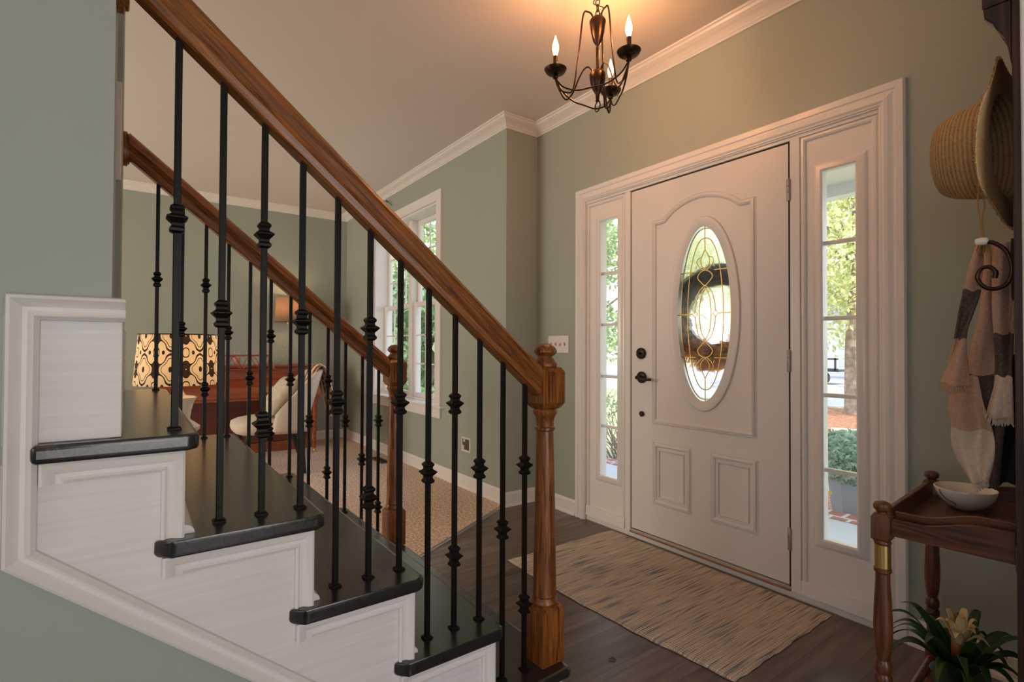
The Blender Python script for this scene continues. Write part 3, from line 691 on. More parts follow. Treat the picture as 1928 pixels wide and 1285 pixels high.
for i, a in enumerate(A0):
    bm = NB()
    x, y = cc.x+R0*math.cos(a), cc.y+R0*math.sin(a)
    for da, (ri, zi, top_) in ((.05, (.018, 2.560, 2.605)), (-.05, (.018, 2.330, 2.362))):
        aa = a+da
        P = [at(.020, aa, zi), at(.026, aa, top_-.012), at(.045, aa, top_), at(.066, aa, top_-.018),
             at(.085, aa, (top_+2.25)/2), at(.110, aa, 2.262 if zi > 2.4 else 2.245), at(.140, aa, 2.240 if zi > 2.4 else 2.215), at(.170, a+da*.5, 2.255), at(R0-.004, a, 2.285), at(R0, a, 2.306)]
        tube(bm, catmull(P, 6), .0038, 8)
    arm = ob('arm', bm, BRONZE, ch, smooth=True)
    bm = NB(); b = A0[(i+1) % 3]
    x2, y2 = cc.x+R0*math.cos(b), cc.y+R0*math.sin(b)
    P = []
    for t in (0, .03, .12, .3, .5, .7, .88, .97, 1):
        P.append((x+(x2-x)*t, y+(y2-y)*t, 2.308-.070*(min(1, math.sin(PI*t)*1.6))**.7-.01*math.sin(PI*t)))
    tube(bm, catmull(P, 5), .0036, 8); ob('swag_rod', bm, BRONZE, ch, smooth=True)
    bm = NB(); lathe(bm, [(.007, 2.300), (.012, 2.304), (.012, 2.314), (.009, 2.318), (.026, 2.320), (.041, 2.328), (.048, 2.340), (.0495, 2.343), (.046, 2.342), (.030, 2.330), (.011, 2.326)], (x, y, 0), 26)
    cup = ob('drip_cup', bm, BRONZE, ch, smooth=True)
    bm = NB(); lathe(bm, [(.0105, 2.325), (.0105, 2.400), (.008, 2.402)], (x, y, 0), 16); ob('candle_sleeve', bm, mat('dark candle sleeve', (.10, .055, .03), .35, .5), cup, smooth=True)
    bm = NB(); lathe(bm, [(.006, 2.400), (.010, 2.412), (.0145, 2.430), (.0140, 2.446), (.009, 2.466), (.004, 2.482), (.0012, 2.492)], (x, y, 0), 16)
    ob('candle_bulb', bm, BULB, cup, smooth=True)
    light('chandelier_bulb_light', 'POINT', (x, y, 2.515), 4.9, (1.0, .41, .14), .012)

# ------------------------------------------------------------ switch, vent, unfinished outlet
sw = thing('light_switch', 'white four gang switch plate on the wall beside the door casing', 'light switch', (-2.729, DW, 1.148))
bm = NB(); box(bm, -2.836, -2.622, DW-.007, DW-.0005, 1.088, 1.208); ob('plate', bm, WHITE, sw, bevel=.003)
for k in range(4):
    x = -2.80+k*.0475; up = k != 2
    bm = NB(); rings(bm, [[(x-.005, DW-.007, 1.136), (x+.005, DW-.007, 1.136), (x+.005, DW-.007, 1.160), (x-.005, DW-.007, 1.160)], [(x-.004, DW-.018, 1.150 if up else 1.134), (x+.004, DW-.018, 1.150 if up else 1.134), (x+.004, DW-.018, 1.160 if up else 1.144), (x-.004, DW-.018, 1.160 if up else 1.144)]])
    ob('toggle', bm, mat('ivory toggle', (.55, .45, .33), .4), sw)
ot = thing('wall_outlet', 'square hole of an unfinished wall outlet with pale cover remnant', 'outlet', (-3.504, WW, .355))
bm = NB(); plate(bm, rect(-3.572, -3.440, .300, .412), [rect(-3.562, -3.455, .315, .400)], (0, WW-.0005, 0), (1, 0, 0), (0, 0, 1), (0, -1, 0), .005); ob('cover_rim', bm, WHITE, ot)
bm = NB(); box(bm, -3.562, -3.455, WW-.003, WW-.0005, .315, .400); ob('outlet_box', bm, mat('dark outlet box', (.10, .07, .055), .8), ot)
for q in ((-3.540, -3.515, .375, .398), (-3.560, -3.530, .318, .350)): ob('wire_stub', box(NB(), q[0], q[1], WW-.010, WW-.003, q[2], q[3]), CREAM, ot, bevel=.004)
fv = thing('floor_vent', 'brown slotted floor register in the carpet below the window', 'vent', (-4.86, 1.95, .0145))
bm = NB(); box(bm, -5.02, -4.70, 1.90, 2.00, .0145, .020); ob('frame', bm, mat('brown register', (.14, .09, .05), .5), fv, bevel=.002)
bm = NB()
for k in range(14): box(bm, -5.0+k*.021, -4.993+k*.021+.004, 1.915, 1.985, .0202, .0215)
ob('slots', bm, mat('dark slots', (.02, .015, .01), .7), fv)

# ------------------------------------------------------------ rug
bm = NB()
X0, X1, Y0, Y1 = -2.215, -.965, 1.592, 2.375
def edge(u, s): return .0025*math.sin(23*u+s)+.0018*math.sin(61*u+2*s)
def rg(u, v):
    x = X0+(X1-X0)*u; y = Y0+(Y1-Y0)*v
    y += (1-v)*(.05*math.sin(PI*u)*-.55+.045*u)+edge(u, 1)*(1-v); x += (1-2*u)*0+edge(v, 4)*.8
    zz = .010 if (0 < u < 1 and 0 < v < 1) else .003
    return (x, y, zz+.0012*math.sin(37*u)*math.sin(19*v))
grid(bm, rg, 90, 60)
ob('entry_rug', bm, RUG, smooth=True, angle=80, label='striped jute rug with blue grey streaks lying before the front door', cat='rug')
bm = NB()
P = [Vector(rg(k/60, 0))+Vector((0, -.003, .003)) for k in range(61)]
# twisted dark binding on the near edge
bm.free()
lf = NB(); tube(lf, [(-1.300, 1.405, .004), (-1.293, 1.398, .008), (-1.284, 1.404, .003)], .003, 6); tube(lf, [(-1.293, 1.398, .006), (-1.303, 1.388, .003)], .002, 6)
ob('dried_leaf', lf, mat('dried leaf', (.05, .03, .025), .9), label='tiny dark dried leaf scrap on the plank floor before the rug', cat='leaf')

# ------------------------------------------------------------ dining room: upright piano
pn = thing('upright_piano', 'cherry red spinet piano against the far wall behind the stairs', 'piano', (-6.1, .88, .0145))
yl, yr = .14, 1.60; fz = .0147
bm = NB(); box(bm, -6.37, -5.95, yl+.02, yr-.02, .60, .905); box(bm, -6.37, -5.93, yr-.035, yr-.004, fz, .905); box(bm, -6.37, -5.93, yl+.004, yl+.035, fz, .905)
ob('case', bm, CHERRY, pn, bevel=.004)
bm = NB(); box(bm, -6.385, -5.92, yl-.01, yr+.012, .905, .930); ob('lid', bm, CHERRY, pn, bevel=.008)
bm = NB(); box(bm, -5.96, -5.94, yl+.06, yr-.06, .70, .885); box(bm, -5.94, -5.932, yl+.10, yr-.10, .79, .86); ob('upper_panel', bm, CHERRY, pn, bevel=.004)
bm = NB(); box(bm, -6.0, -5.93, yl+.036, yr-.036, .12, .598); ob('lower_panel', bm, wood('dark cherry panel', (.09, .016, .008), (.17, .035, .015), .35, (50, 4, 50)), pn, bevel=.003)
bm = NB(); box(bm, -6.36, -5.92, yl+.036, yr-.036, fz, .118); ob('plinth', bm, CHERRY, pn, bevel=.003)
bm = NB(); rings(bm, [[(-5.93, y, .612), (-5.63, y, .612), (-5.63, y, .672), (-5.70, y, .715), (-5.93, y, .795)] for y in (yl, yr)]); ob('key_lid', bm, CHERRY, pn, bevel=.006)
bm = NB(); box(bm, -5.93, -5.625, yl-.005, yr+.005, .590, .6118); ob('key_bed', bm, CHERRY, pn, bevel=.003)
for y in (yl+.05, yr-.05):
    bm = NB(); lathe(bm, [(.012, .05), (.014, .06), (.024, .45), (.030, .58), (.030, .589)], (-5.67, y, 0), 16); lg = ob('leg', bm, CHERRY, pn, smooth=True)
    bm = NB(); lathe(bm, [(.018, fz+.001), (.020, .022), (.012, .034), (.013, .050)], (-5.67, y, 0), 16); ob('caster', bm, BRASS2, lg, smooth=True, label='brass caster')
ms = NB(); REDW = wood('red music desk', (.22, .035, .02), (.36, .07, .04), .35, (50, 4, 50))
def zz(t, y): return (-5.935+.055*(1-t), y, .888+.145*t)
ya, yb = .42, 1.17
tube(ms, [zz(1, ya+.02), zz(1, yb-.02)], .008, 8); tube(ms, [zz(0, yb+.02), zz(1, yb-.02)], .010, 8); tube(ms, [zz(0, ya-.02), zz(1, ya+.02)], .010, 8); tube(ms, [zz(0, ya-.02), zz(0, yb+.02)], .007, 8)
for k in range(4):
    y0_ = ya+.02+k*.178; w_ = .178
    tube(ms, catmull([zz(.97, y0_), zz(.45, y0_+w_*.13), zz(.05, y0_+w_*.5), zz(.45, y0_+w_*.87), zz(.97, y0_+w_)], 6), .006, 6)
    tube(ms, catmull([zz(.97, y0_+w_*.02), zz(.80, y0_+w_*.22), zz(.40, y0_+w_*.38), zz(.05, y0_+w_*.45)], 5), .0045, 6)
    tube(ms, catmull([zz(.97, y0_+w_*.98), zz(.80, y0_+w_*.78), zz(.40, y0_+w_*.62), zz(.05, y0_+w_*.55)], 5), .0045, 6)
ob('music_desk', ms, REDW, pn, smooth=True)
# things on the piano
cj = thing('candle_jar', 'clear glass candle jar standing on the piano behind the music desk', 'candle', (-6.2, .88, .9303))
bm = NB(); lathe(bm, [(.040, .931), (.042, .935), (.042, 1.07), (.0395, 1.07), (.0395, .94), (.002, .94)], (-6.2, .88, 0), 24); ob('jar', bm, CLEAR, cj, smooth=True)
bm = NB(); lathe(bm, [(.038, .9405), (.038, 1.01), (.002, 1.008)], (-6.2, .88, 0), 20); ob('wax', bm, mat('amber wax', (.50, .26, .16), .5), cj, smooth=True)
bl = thing('table_lamp', 'table lamp with beige drum shade and clear gourd glass base on the piano', 'lamp', (-6.17, 1.39, .9303))
lx, ly = -6.17, 1.39
bm = NB(); lathe(bm, [(.145, 1.405), (.122, 1.675)], (lx, ly, 0), 40, cap=False); ob('lamp_shade', bm, LINEN, bl, smooth=True, solid=.003)
bm = NB(); lathe(bm, [(.070, .932), (.074, .940), (.060, .945), (.085, .975), (.092, 1.02), (.080, 1.065), (.050, 1.10), (.062, 1.125), (.060, 1.16), (.034, 1.21), (.020, 1.27), (.014, 1.34), (.016, 1.385)], (lx, ly, 0), 28); ob('glass_base', bm, CLEAR, bl, smooth=True)
bm = NB(); lathe(bm, [(.018, 1.385), (.018, 1.42), (.010, 1.44), (.010, 1.47)], (lx, ly, 0), 14); lathe(bm, [(.082, .9305), (.082, .9318)], (lx, ly, 0), 24); tube(bm, [(lx-.122, ly, 1.66), (lx+.122, ly, 1.66)], .002, 6); ob('lamp_socket', bm, BRASS2, bl, smooth=True)
bm = NB(); lathe(bm, [(.006, 1.47), (.022, 1.50), (.026, 1.53), (.014, 1.56), (.002, 1.565)], (lx, ly, 0), 14); ob('bulb', bm, emit('lamp bulb', (1, .65, .33), 12), bl, smooth=True)
light('piano_lamp_light', 'POINT', (lx, ly, 1.60), 4.5, (1, .60, .30), .025)

# side table and patterned lamp behind the stairs
px, py = -3.565, .206
tb = thing('side_table', 'small dark round side table under the patterned lamp, mostly hidden by stairs', 'side table', (px, py, .0145))
bm = NB(); lathe(bm, [(.26, .535), (.27, .542), (.27, .556), (.26, .562)], (px, py, 0), 36); ob('tabletop', bm, TABLE, tb, smooth=True)
bm = NB(); lathe(bm, [(.16, .015), (.16, .03), (.05, .05), (.028, .10), (.035, .30), (.028, .50), (.06, .534)], (px, py, 0), 24); ob('pedestal', bm, TABLE, tb, smooth=True)
pl = thing('table_lamp', 'table lamp with cream shade in a dark trellis pattern and white urn base', 'lamp', (px, py, .5625))
bm = NB()
def shd(u, v):
    a = 2*PI*u+2.2; r = .217-.022*v; return (px+r*math.cos(a), py+r*math.sin(a), .903+.287*v)
grid(bm, shd, 64, 4); ob('lamp_shade', bm, TRELLIS, pl, smooth=True, angle=80)
bm = NB(); tube(bm, [(px+.196*math.cos(t), py+.196*math.sin(t), 1.190) for t in [2*PI*k/40 for k in range(40)]], .003, 6, True); tube(bm, [(px-.196, py, 1.185), (px+.196, py, 1.185)], .002, 6)
ob('shade_ring', bm, HW, pl, smooth=True)
bm = NB(); ribs = []
prof = [(.085, .563), (.090, .575), (.060, .59), (.070, .605), (.105, .635), (.108, .655), (.085, .675), (.060, .695), (.058, .71), (.064, .75), (.074, .79), (.088, .815), (.092, .825), (.080, .832), (.040, .838), (.030, .850), (.022, .87)]
rs = []
for r, z in prof:
    fl = .04 if .60 < z < .80 else 0
    rs.append([(px+r*(1+fl*math.cos(16*t))*math.cos(t), py+r*(1+fl*math.cos(16*t))*math.sin(t), z) for t in [2*PI*k/96 for k in range(96)]])
rings(bm, rs); ob('urn_base', bm, PORC, pl, smooth=True)
bm = NB(); lathe(bm, [(.016, .8705), (.016, .93), (.010, .95)], (px, py, 0), 14); ob('lamp_socket', bm, BRASS2, pl, smooth=True)
bm = NB(); lathe(bm, [(.008, .95), (.028, .99), (.030, 1.02), (.016, 1.05), (.002, 1.055)], (px, py, 0), 14); ob('bulb', bm, emit('lamp bulb warm', (1, .62, .28), 16), pl, smooth=True)
light('trellis_lamp_light', 'POINT', (px, py, 1.10), 1.5, (1, .58, .25), .03)

# tufted chair, cushion, throw
chx = -4.95
cr_ = thing('upholstered_chair', 'cream upholstered scoop chair with black legs beside the piano', 'chair', (chx, 1.0, .0145))
bm = NB()
sec = []
for y, hw, zb, zt in ((.672, .12, .425, .455), (.685, .20, .395, .485), (.74, .25, .375, .505), (.85, .27, .370, .520), (1.0, .275, .365, .520), (1.15, .27, .360, .510), (1.24, .24, .365, .50)):
    ring = []
    for k in range(20):
        t = 2*PI*k/20; c, s_ = math.cos(t), math.sin(t)
        ring.append((chx+hw*(abs(c)**.5)*(1 if c >= 0 else -1), y, (zb+zt)/2+(zt-zb)/2*(abs(s_)**.6)*(1 if s_ >= 0 else -1)))
    sec.append(ring)
rings(bm, sec); ob('seat', bm, CREAM, cr_, smooth=True, angle=60)
bm = NB()
def back(u, v):
    a = -PI*.62+2*PI*.62*u          # around the rear of the seat
    h = 1-abs(2*u-1)**2.6
    top = .545+.385*h; z = .40+(top-.40)*v
    lean = .125*v*h+.03*v
    return (chx+.29*math.sin(a)*(1-.08*v), 1.02+.22*math.cos(a)+lean, z)
grid(bm, back, 34, 14); ob('backrest', bm, CREAM, cr_, smooth=True, angle=80, solid=.045)
bm = NB()
for iu in range(5):
    for iv in range(3):
        u = .26+.12*iu+(.06 if iv % 2 else 0); p = Vector(back(u, .45+.18*iv)); lathe(bm, [(.009, -.02), (.009, .02)], (p.x, p.y-.012, p.z), 10, 'Y')
ob('button', bm, CREAM, cr_, smooth=True)
for sx in (-1, 1):
    for (ya_, yb_, zt_) in ((.77, .745, .39), (1.20, 1.30 if sx < 0 else 1.215, .39)):
        bm = NB(); tube(bm, [(chx+sx*.20, ya_, zt_), (chx+sx*.205, (ya_+yb_)/2-.01, .2), (chx+sx*.215, yb_, .0155)], [.024, .020, .013], 8); ob('leg', bm, BLACKW, cr_, smooth=True)
bm = NB()
def cush(u, v):
    a = (u-.5)*2; b = (v-.5)*2; th = .075*max(0, (1-a**4)*(1-b**4))**.5
    return a, b, th
for sgn in (1, -1):
    def fn(u, v, s=sgn):
        a, b, th = cush(u, v); n = Vector((0, -.82, .57)); t = Vector((0, .57, .82))
        p = Vector((chx-.01, 1.055, .685))+Vector((1, 0, 0))*a*.20*(1+.06*b*b)+t*b*.19*(1+.06*a*a)+n*th*s
        return p
    grid(bm, fn, 14, 14)
bmesh.ops.remove_doubles(bm, verts=bm.verts, dist=.0008)
ob('cushion', bm, mat('cream ruffled cushion', (.62, .55, .42), .9, bump=1, bscale=35, var=.15, vscale=25), smooth=True, angle=80, label='plump cream cushion leaning against the back of the chair', cat='cushion')
bm = NB()
def thr(u, v):
    x = chx-.16+.32*u; s_ = v
    if s_ < .25: y, z = 1.315-.05*(1-s_/.25)*1, .905-.13*(1-s_/.25)
    elif s_ < .42: t = (s_-.25)/.17; y, z = 1.315+.11*t, .905+.060*math.sin(PI*t)
    else: t = (s_-.42)/.58; y, z = 1.425+.09*t, .90-.42*t
    return (x+.02*math.sin(9*v), y+.018*math.sin(u*21+v*3)*min(1, v*2), z-.02*math.sin(u*8)*v)
grid(bm, thr, 40, 36)
m, t, b = new_mat('plaid throw'); tcn = t.nodes.new('ShaderNodeTexCoord'); q1 = t.nodes.new('ShaderNodeTexWave'); q1.inputs['Scale'].default_value = 6; q1.inputs['Distortion'].default_value = 3; L(t, tcn.outputs['Object'], q1.inputs[0])
r = t.nodes.new('ShaderNodeValToRGB'); e = r.color_ramp.elements; e[0].color = (.12, .05, .035, 1); e[1].color = (.75, .62, .45, 1); x = e.new(.35); x.color = (.40, .12, .07, 1); x = e.new(.5); x.color = (.55, .42, .28, 1); L(t, q1.outputs[0], r.inputs[0]); L(t, r.outputs[0], b.inputs['Base Color']); b.inputs['Roughness'].default_value = .95
ob('throw_blanket', bm, m, smooth=True, angle=80, solid=.006, label='brown and cream plaid throw draped over the back of the cream chair', cat='blanket')

# picture frame glimpsed on the stair wall
pf = thing('picture_frame', 'white framed panel on the stair wall, seen edge on left of the rosette', 'picture frame', (-2.26, -.20, 1.70))
bm = NB(); plate(bm, rect(-.40, -.047, 1.70, 2.045), [rect(-.37, -.062, 1.73, 2.015)], (-2.2645, 0, 0), (0, 1, 0), (0, 0, 1), (1, 0, 0), .014); ob('frame', bm, WHITE, pf, bevel=.002)
bm = NB(); box(bm, -2.2645, -2.260, -.37, -.062, 1.73, 2.015); ob('mat_board', bm, CREAM, pf)

# ------------------------------------------------------------ coat rack with hat and scarf
rk = thing('coat_rack', 'dark wooden wall coat rack seen edge on at the right photo edge', 'coat rack', (-.24, 1.5, 0))
bm = NB(); box(bm, -.238, -.224, 1.445, 1.62, .80, 1.86); ob('back_panel', bm, RACK, rk, bevel=.002)
bm = NB(); box(bm, -.2385, -.2235, 1.41, 1.4445, .0, 1.86); ob('upright', bm, RACK, rk, bevel=.002)
bm = NB(); box(bm, -.284, -.2235, 1.412, 1.64, 1.826, 1.860); box(bm, -.290, -.2235, 1.41, 1.644, 1.8602, 1.885); ob('shelf', bm, RACK, rk, bevel=.004)
bm = NB(); pr = [(-.239, 1.69), (-.239, 1.8255), (-.282, 1.8255), (-.280, 1.805), (-.268, 1.790), (-.262, 1.775), (-.251, 1.755), (-.245, 1.73)]
prism(bm, pr, (0, 1.442, 0), (1, 0, 0), (0, 0, 1), (0, -1, 0), .03); ob('bracket', bm, RACK, rk, bevel=.003)
def hook(y, parent):
    bm = NB(); P = [(-.286, 1.345), (-.271, 1.341), (-.253, 1.322), (-.2445, 1.288), (-.250, 1.258), (-.268, 1.246), (-.287, 1.252), (-.2975, 1.272), (-.291, 1.290), (-.278, 1.292), (-.269, 1.281), (-.270, 1.268)]
    tube(bm, catmull([(a, y, b) for a, b in P], 6), [.0042]*60+[.005]*7, 10)
    tube(bm, [(-.242, y, 1.22), (-.243, y, 1.23), (-.243, y, 1.335), (-.242, y, 1.345)], .0034, 8)
    h = ob('hook', bm, BRONZE, parent, smooth=True)
    bm = NB(); rs = lathe(bm, [(.002, -.012), (.007, -.010), (.0085, 0), (.007, .008), (.003, .011)], (-.289, y, 1.347), 14, 'X'); ob('hook_tip', bm, PORC, h, smooth=True, label='white porcelain hook tip')
hook(1.428, rk); hook(1.56, rk)
# hat: crown pointing left, brim hanging
hat = thing('straw_hat', 'woven straw sun hat with floppy brim hanging from the coat rack', 'hat', (-.30, 1.55, 1.56))
hc = Vector((-.274, 1.55, 1.573)); hn = Vector((.995, -.10, 0)); ht = Vector((.10, .995, 0))
def hatp(u, v):
    a = 2*PI*u; ca, sa = math.cos(a), math.sin(a)
    if v < .5:       # crown, from its apex to the head opening
        t = v/.5
        if t < .45: q = t/.45; r = .080*math.sin(q*PI/2)**1.1; d = .120-.016*q**2.5
        else: q = (t-.45)/.55; r = .080+.026*q**.75; d = .104*(1-q**1.25)
        dx = -d
    else:            # floppy brim
        t = (v-.5)/.5; r = .106+.078*t+.010*t*math.sin(2*a+1.2)+.004*t*math.sin(9*a)
        dx = t*(.004+.010*math.sin(3*a+.6)-.006*ca)
        if ca > .2: dx -= .0
    p = hc+hn*dx+ht*(r*.88*ca)+Vector((0, 0, 1.07*r*sa))
    p.x = min(p.x, -.2475)
    return p
bm = NB(); grid(bm, hatp, 56, 44); ob('hat_body', bm, STRAW, hat, smooth=True, angle=80, solid=.004)
bm = NB()
for k in range(170):
    a = rnd(0, 1); p = Vector(hatp(a, 1)); q = Vector(hatp(a, .96)); d = (p-q).normalized()+Vector((rnd(-.4, .4), rnd(-.4, .4), rnd(-.4, .4)))
    tube(bm, [p, p+d*.006], .0009, 4)
ob('frayed_edge', bm, STRAW, hat)
bm = NB(); tube(bm, catmull([(-.300, 1.47, 1.475), (-.304, 1.468, 1.44), (-.300, 1.466, 1.40), (-.296, 1.465, 1.365)], 5), .0016, 6); tube(bm, catmull([(-.298, 1.47, 1.475), (-.293, 1.468, 1.43), (-.297, 1.466, 1.40), (-.294, 1.465, 1.365)], 5), .0016, 6)
for k in range(18): tube(bm, [(-.294, 1.465, 1.365), (-.294+rnd(-.014, .014), 1.468+rnd(-.01, .01), 1.325+rnd(0, .01))], .0014, 4)
ob('chin_cord', bm, mat('tan cord tassel', (.42, .26, .09), .9), hat)
# scarf: layered strips of cloth
sf = thing('plaid_scarf', 'fringed blanket scarf in beige, brown and cream blocks hanging from the rack', 'scarf', (-.31, 1.55, 1.34))
def strip(name, left, right, y, cols, fold=.012, fr=3, nu=26, nv=60, ph=0):
    """left/right: (x,z) polylines top to bottom; cols: [(v_end, material index)]"""
    Lc, Rc = catmull([(a, 0, b) for a, b in left], 10), catmull([(a, 0, b) for a, b in right], 10)
    def pick(C, v): i = min(len(C)-1, v*(len(C)-1)); k = int(i); k2 = min(k+1, len(C)-1); return C[k].lerp(C[k2], i-k)
    def fn(u, v):
        a, b = pick(Lc, v), pick(Rc, v); p = a.lerp(b, u)
        return (p.x, y+fold*math.sin(u*fr*PI+ph+v*1.5)*(.4+.6*v)+.008*math.cos(u*5+v*7), p.z+.003*math.sin(u*9+ph))
    bm = NB(); F = grid(bm, fn, nu, nv)
    for fc, i, j in F:
        for ve, mi in cols:
            if (j+.5)/nv <= ve: fc.material_index = mi; break
    o = ob(name, bm, [BEIGE, BROWNF, CREAMF, BLACKF], sf, smooth=True, angle=80, solid=.004)
    last = cols[-1][1]
    bm = NB()
    for k in range(int(nu*1.8)):
        u = k/(nu*1.8-1); p = Vector(fn(u, 1)); q = Vector(fn(u, .97)); d = (p-q).normalized()
        tube(bm, [p-d*.002, p+d*.012+Vector((rnd(-.004, .004), rnd(-.003, .003), rnd(-.004, .002)))], .0011, 4)
    ob('fringe', bm, [BEIGE, BROWNF, CREAMF, BLACKF][last], o)
strip('scarf_panel', [(-.316, 1.352), (-.335, 1.254), (-.353, 1.145), (-.381, 1.042)], [(-.303, 1.352), (-.308, 1.251), (-.331, 1.143), (-.328, 1.035)], 1.500, [(.33, 0), (.66, 1), (1, 0)], .006, 2)
strip('scarf_panel', [(-.352, 1.060), (-.372, 1.000), (-.366, .950), (-.367, .900), (-.356, .860), (-.333, .818)], [(-.318, 1.060), (-.310, 1.000), (-.295, .950), (-.288, .915), (-.292, .875), (-.303, .828)], 1.53, [(.45, 0), (.80, 2), (1, 2)], .010, 3, ph=1)
strip('scarf_panel', [(-.310, 1.350), (-.318, 1.20), (-.337, 1.10), (-.342, 1.00), (-.325, .90), (-.318, .835)], [(-.284, 1.350), (-.280, 1.20), (-.272, 1.10), (-.274, .98), (-.282, .90), (-.290, .825)], 1.545, [(.42, 0), (.47, 0), (1, 1)], .010, 3, ph=2)
strip('scarf_panel', [(-.292, 1.350), (-.290, 1.20), (-.287, 1.08), (-.303, .978)], [(-.258, 1.350), (-.257, 1.20), (-.2575, 1.08), (-.2585, .968)], 1.515, [(.45, 0), (.72, 1), (1, 2)], .007, 3, ph=.5)
# dark garment behind the scarf
bm = NB()
def drk(u, v): return (-.330+.068*u+.012*(1-v), 1.585+.014*math.sin(u*9+v*3), 1.10-.285*v-.01*math.sin(u*6))
grid(bm, drk, 16, 24); ob('black_garment', bm, BLACKF, smooth=True, angle=80, solid=.008, label='black knit garment hanging behind the lower end of the scarf', cat='clothing')

# ------------------------------------------------------------ tray stand
TX, TY, TA = -.487, 1.478, math.radians(3.9)
ts = thing('tray_stand', 'dark walnut stand with turned posts, brass bands and a galleried tray top', 'stand', (TX, TY, 0), local=True, rz=TA)
WD, DP = .2555, .495
postp = [(.012, .02), (.014, .05), (.018, .075), (.0175, .09), (.014, .10), (.0135, .115), (.019, .16), (.0195, .20), (.0185, .235), (.015, .27), (.0135, .30), (.013, .315), (.0175, .325), (.018, .34), (.0145, .348), (.0175, .356), (.0175, .372), (.013, .382), (.016, .40), (.0195, .44), (.020, .47), (.018, .53), (.0155, .575), (.0150, .600), (.0185, .604), (.0185, .612), (.0160, .616)]
def post(x, y):
    bm = NB(); lathe(bm, [(r*1.0, z*.96+.0) for r, z in postp], (x, y, 0), 24)
    lathe(bm, [(.016, .645), (.0185, .650), (.0165, .656)], (x, y, 0), 24)
    lathe(bm, [(.010, .0005), (.014, .010), (.014, .021)], (x, y, 0), 16)
    lathe(bm, [(.014, .654), (.0195, .661), (.0195, .712), (.014, .722)], (x, y, 0), square=True)
    lathe(bm, [(.012, .718), (.011, .724), (.018, .731), (.0195, .738), (.017, .745), (.010, .749), (.001, .750)], (x, y, 0), 20)
    p = ob('post', bm, TABLE, ts, smooth=True, angle=30)
    bm = NB(); lathe(bm, [(.0168, .590), (.0168, .645)], (x, y, 0), 24); ob('brass_band', bm, BRASS2, p, smooth=True, label='brass band')
for x in (0, WD):
    for y in (0, DP): post(x, y)
def gallery(name, a, b, th, zt):
    """curved-top board from a to b (x,y), top rises to the middle"""
    a, b = Vector(a), Vector(b); d = b-a; ln = d.length; d.normalize(); n = Vector((-d.y, d.x))
    poly = [(0, 0), (ln, 0)]+[(ln*(1-t), zt(1-t)) for t in [k/24 for k in range(25)]]
    bm = NB(); prism(bm, poly, (a.x-n.x*th/2, a.y-n.y*th/2, .672), (d.x, d.y, 0), (0, 0, 1), (n.x, n.y, 0), th)
    return ob(name, bm, TABLE_X, ts, bevel=.002)
wave = lambda t: .040+.026*(.5-.5*math.cos(min(1, max(0, (t-.22)/.55))*PI))
gallery('gallery_rail', (.0195, -.004), (WD-.0195, -.004), .012, wave)
gallery('gallery_rail', (.0195, DP), (WD-.0195, DP), .012, wave)
gallery('gallery_rail', (0, .0195), (0, DP-.0195), .012, lambda t: .052)
gallery('gallery_rail', (WD, .0195), (WD, DP-.0195), .012, lambda t: .052)
gallery('gallery_rail', (.0195, .030), (WD-.0195, .030), .010, lambda t: wave(t)+.012)
bm = NB(); box(bm, .006, WD-.006, .002, DP-.006, .672, .681); ob('tray_board', bm, wood('tray veneer', (.06, .022, .010), (.17, .080, .035), .3, (60, 5, 60)), ts)
bm = NB(); box(bm, .014, WD-.014, .014, DP-.014, .172, .184); ob('lower_shelf', bm, TABLE, ts, bevel=.003)
for x in (0, WD):
    bm = NB(); tube(bm, [(x, .012, .185), (x, DP-.012, .185)], .011, 12); ob('side_stretcher', bm, TABLE, ts, smooth=True)
bw = thing('bowl', 'cream glazed bowl with a brown drip mark standing on the tray', 'bowl', (-.415, 1.855, .6813))
bx, by = -.415, 1.855
bm = NB(); lathe(bm, [(.024, .6815), (.026, .683), (.046, .694), (.061, .713), (.0685, .738), (.0675, .7395), (.0655, .738), (.058, .716), (.042, .699), (.002, .694)], (bx, by, 0), 48); ob('bowl_body', bm, CERAM, bw, smooth=True, angle=70)
bm = NB(); tube(bm, catmull([(bx+r*1.012*math.cos(a), by+r*1.012*math.sin(a), z) for r, a, z in ((.0675, 4.02, .735), (.064, 4.05, .722), (.061, 4.2, .713), (.057, 4.35, .707), (.055, 4.5, .705), (.050, 4.55, .699))], 5), .0011, 6); ob('drip_mark', bm, mat('brown glaze', (.12, .05, .02), .3), bw)
# bromeliad
BX, BY, BZ = -.405, 1.745, .1845
br_ = thing('bromeliad', 'green bromeliad with pale yellow flower bracts on the stand\'s lower shelf', 'plant', (BX, BY, BZ))
bm = NB(); lathe(bm, [(.042, BZ+.0005), (.044, BZ+.003), (.058, BZ+.085), (.062, BZ+.088), (.058, BZ+.09), (.002, BZ+.080)], (BX, BY, 0), 24); ob('pot', bm, mat('dark nursery pot', (.03, .05, .03), .5), br_, smooth=True)
def blade(a, ln, rise, droop, wd, z0, r0_=.012, twist=0):
    def fn(u, v):
        s_ = (u-.5)*2; w_ = wd*(1-v**2.2)**.8*(.55+.45*min(1, v*5))
        r = r0_+ln*v; z = z0+rise*math.sin(min(1, v*1.15)*PI/2)-droop*v**2.4
        return (BX+r*math.cos(a+twist*v)-w_*s_*math.sin(a), BY+r*math.sin(a+twist*v)+w_*s_*math.cos(a), z-.25*w_*(1-s_*s_))
    return fn
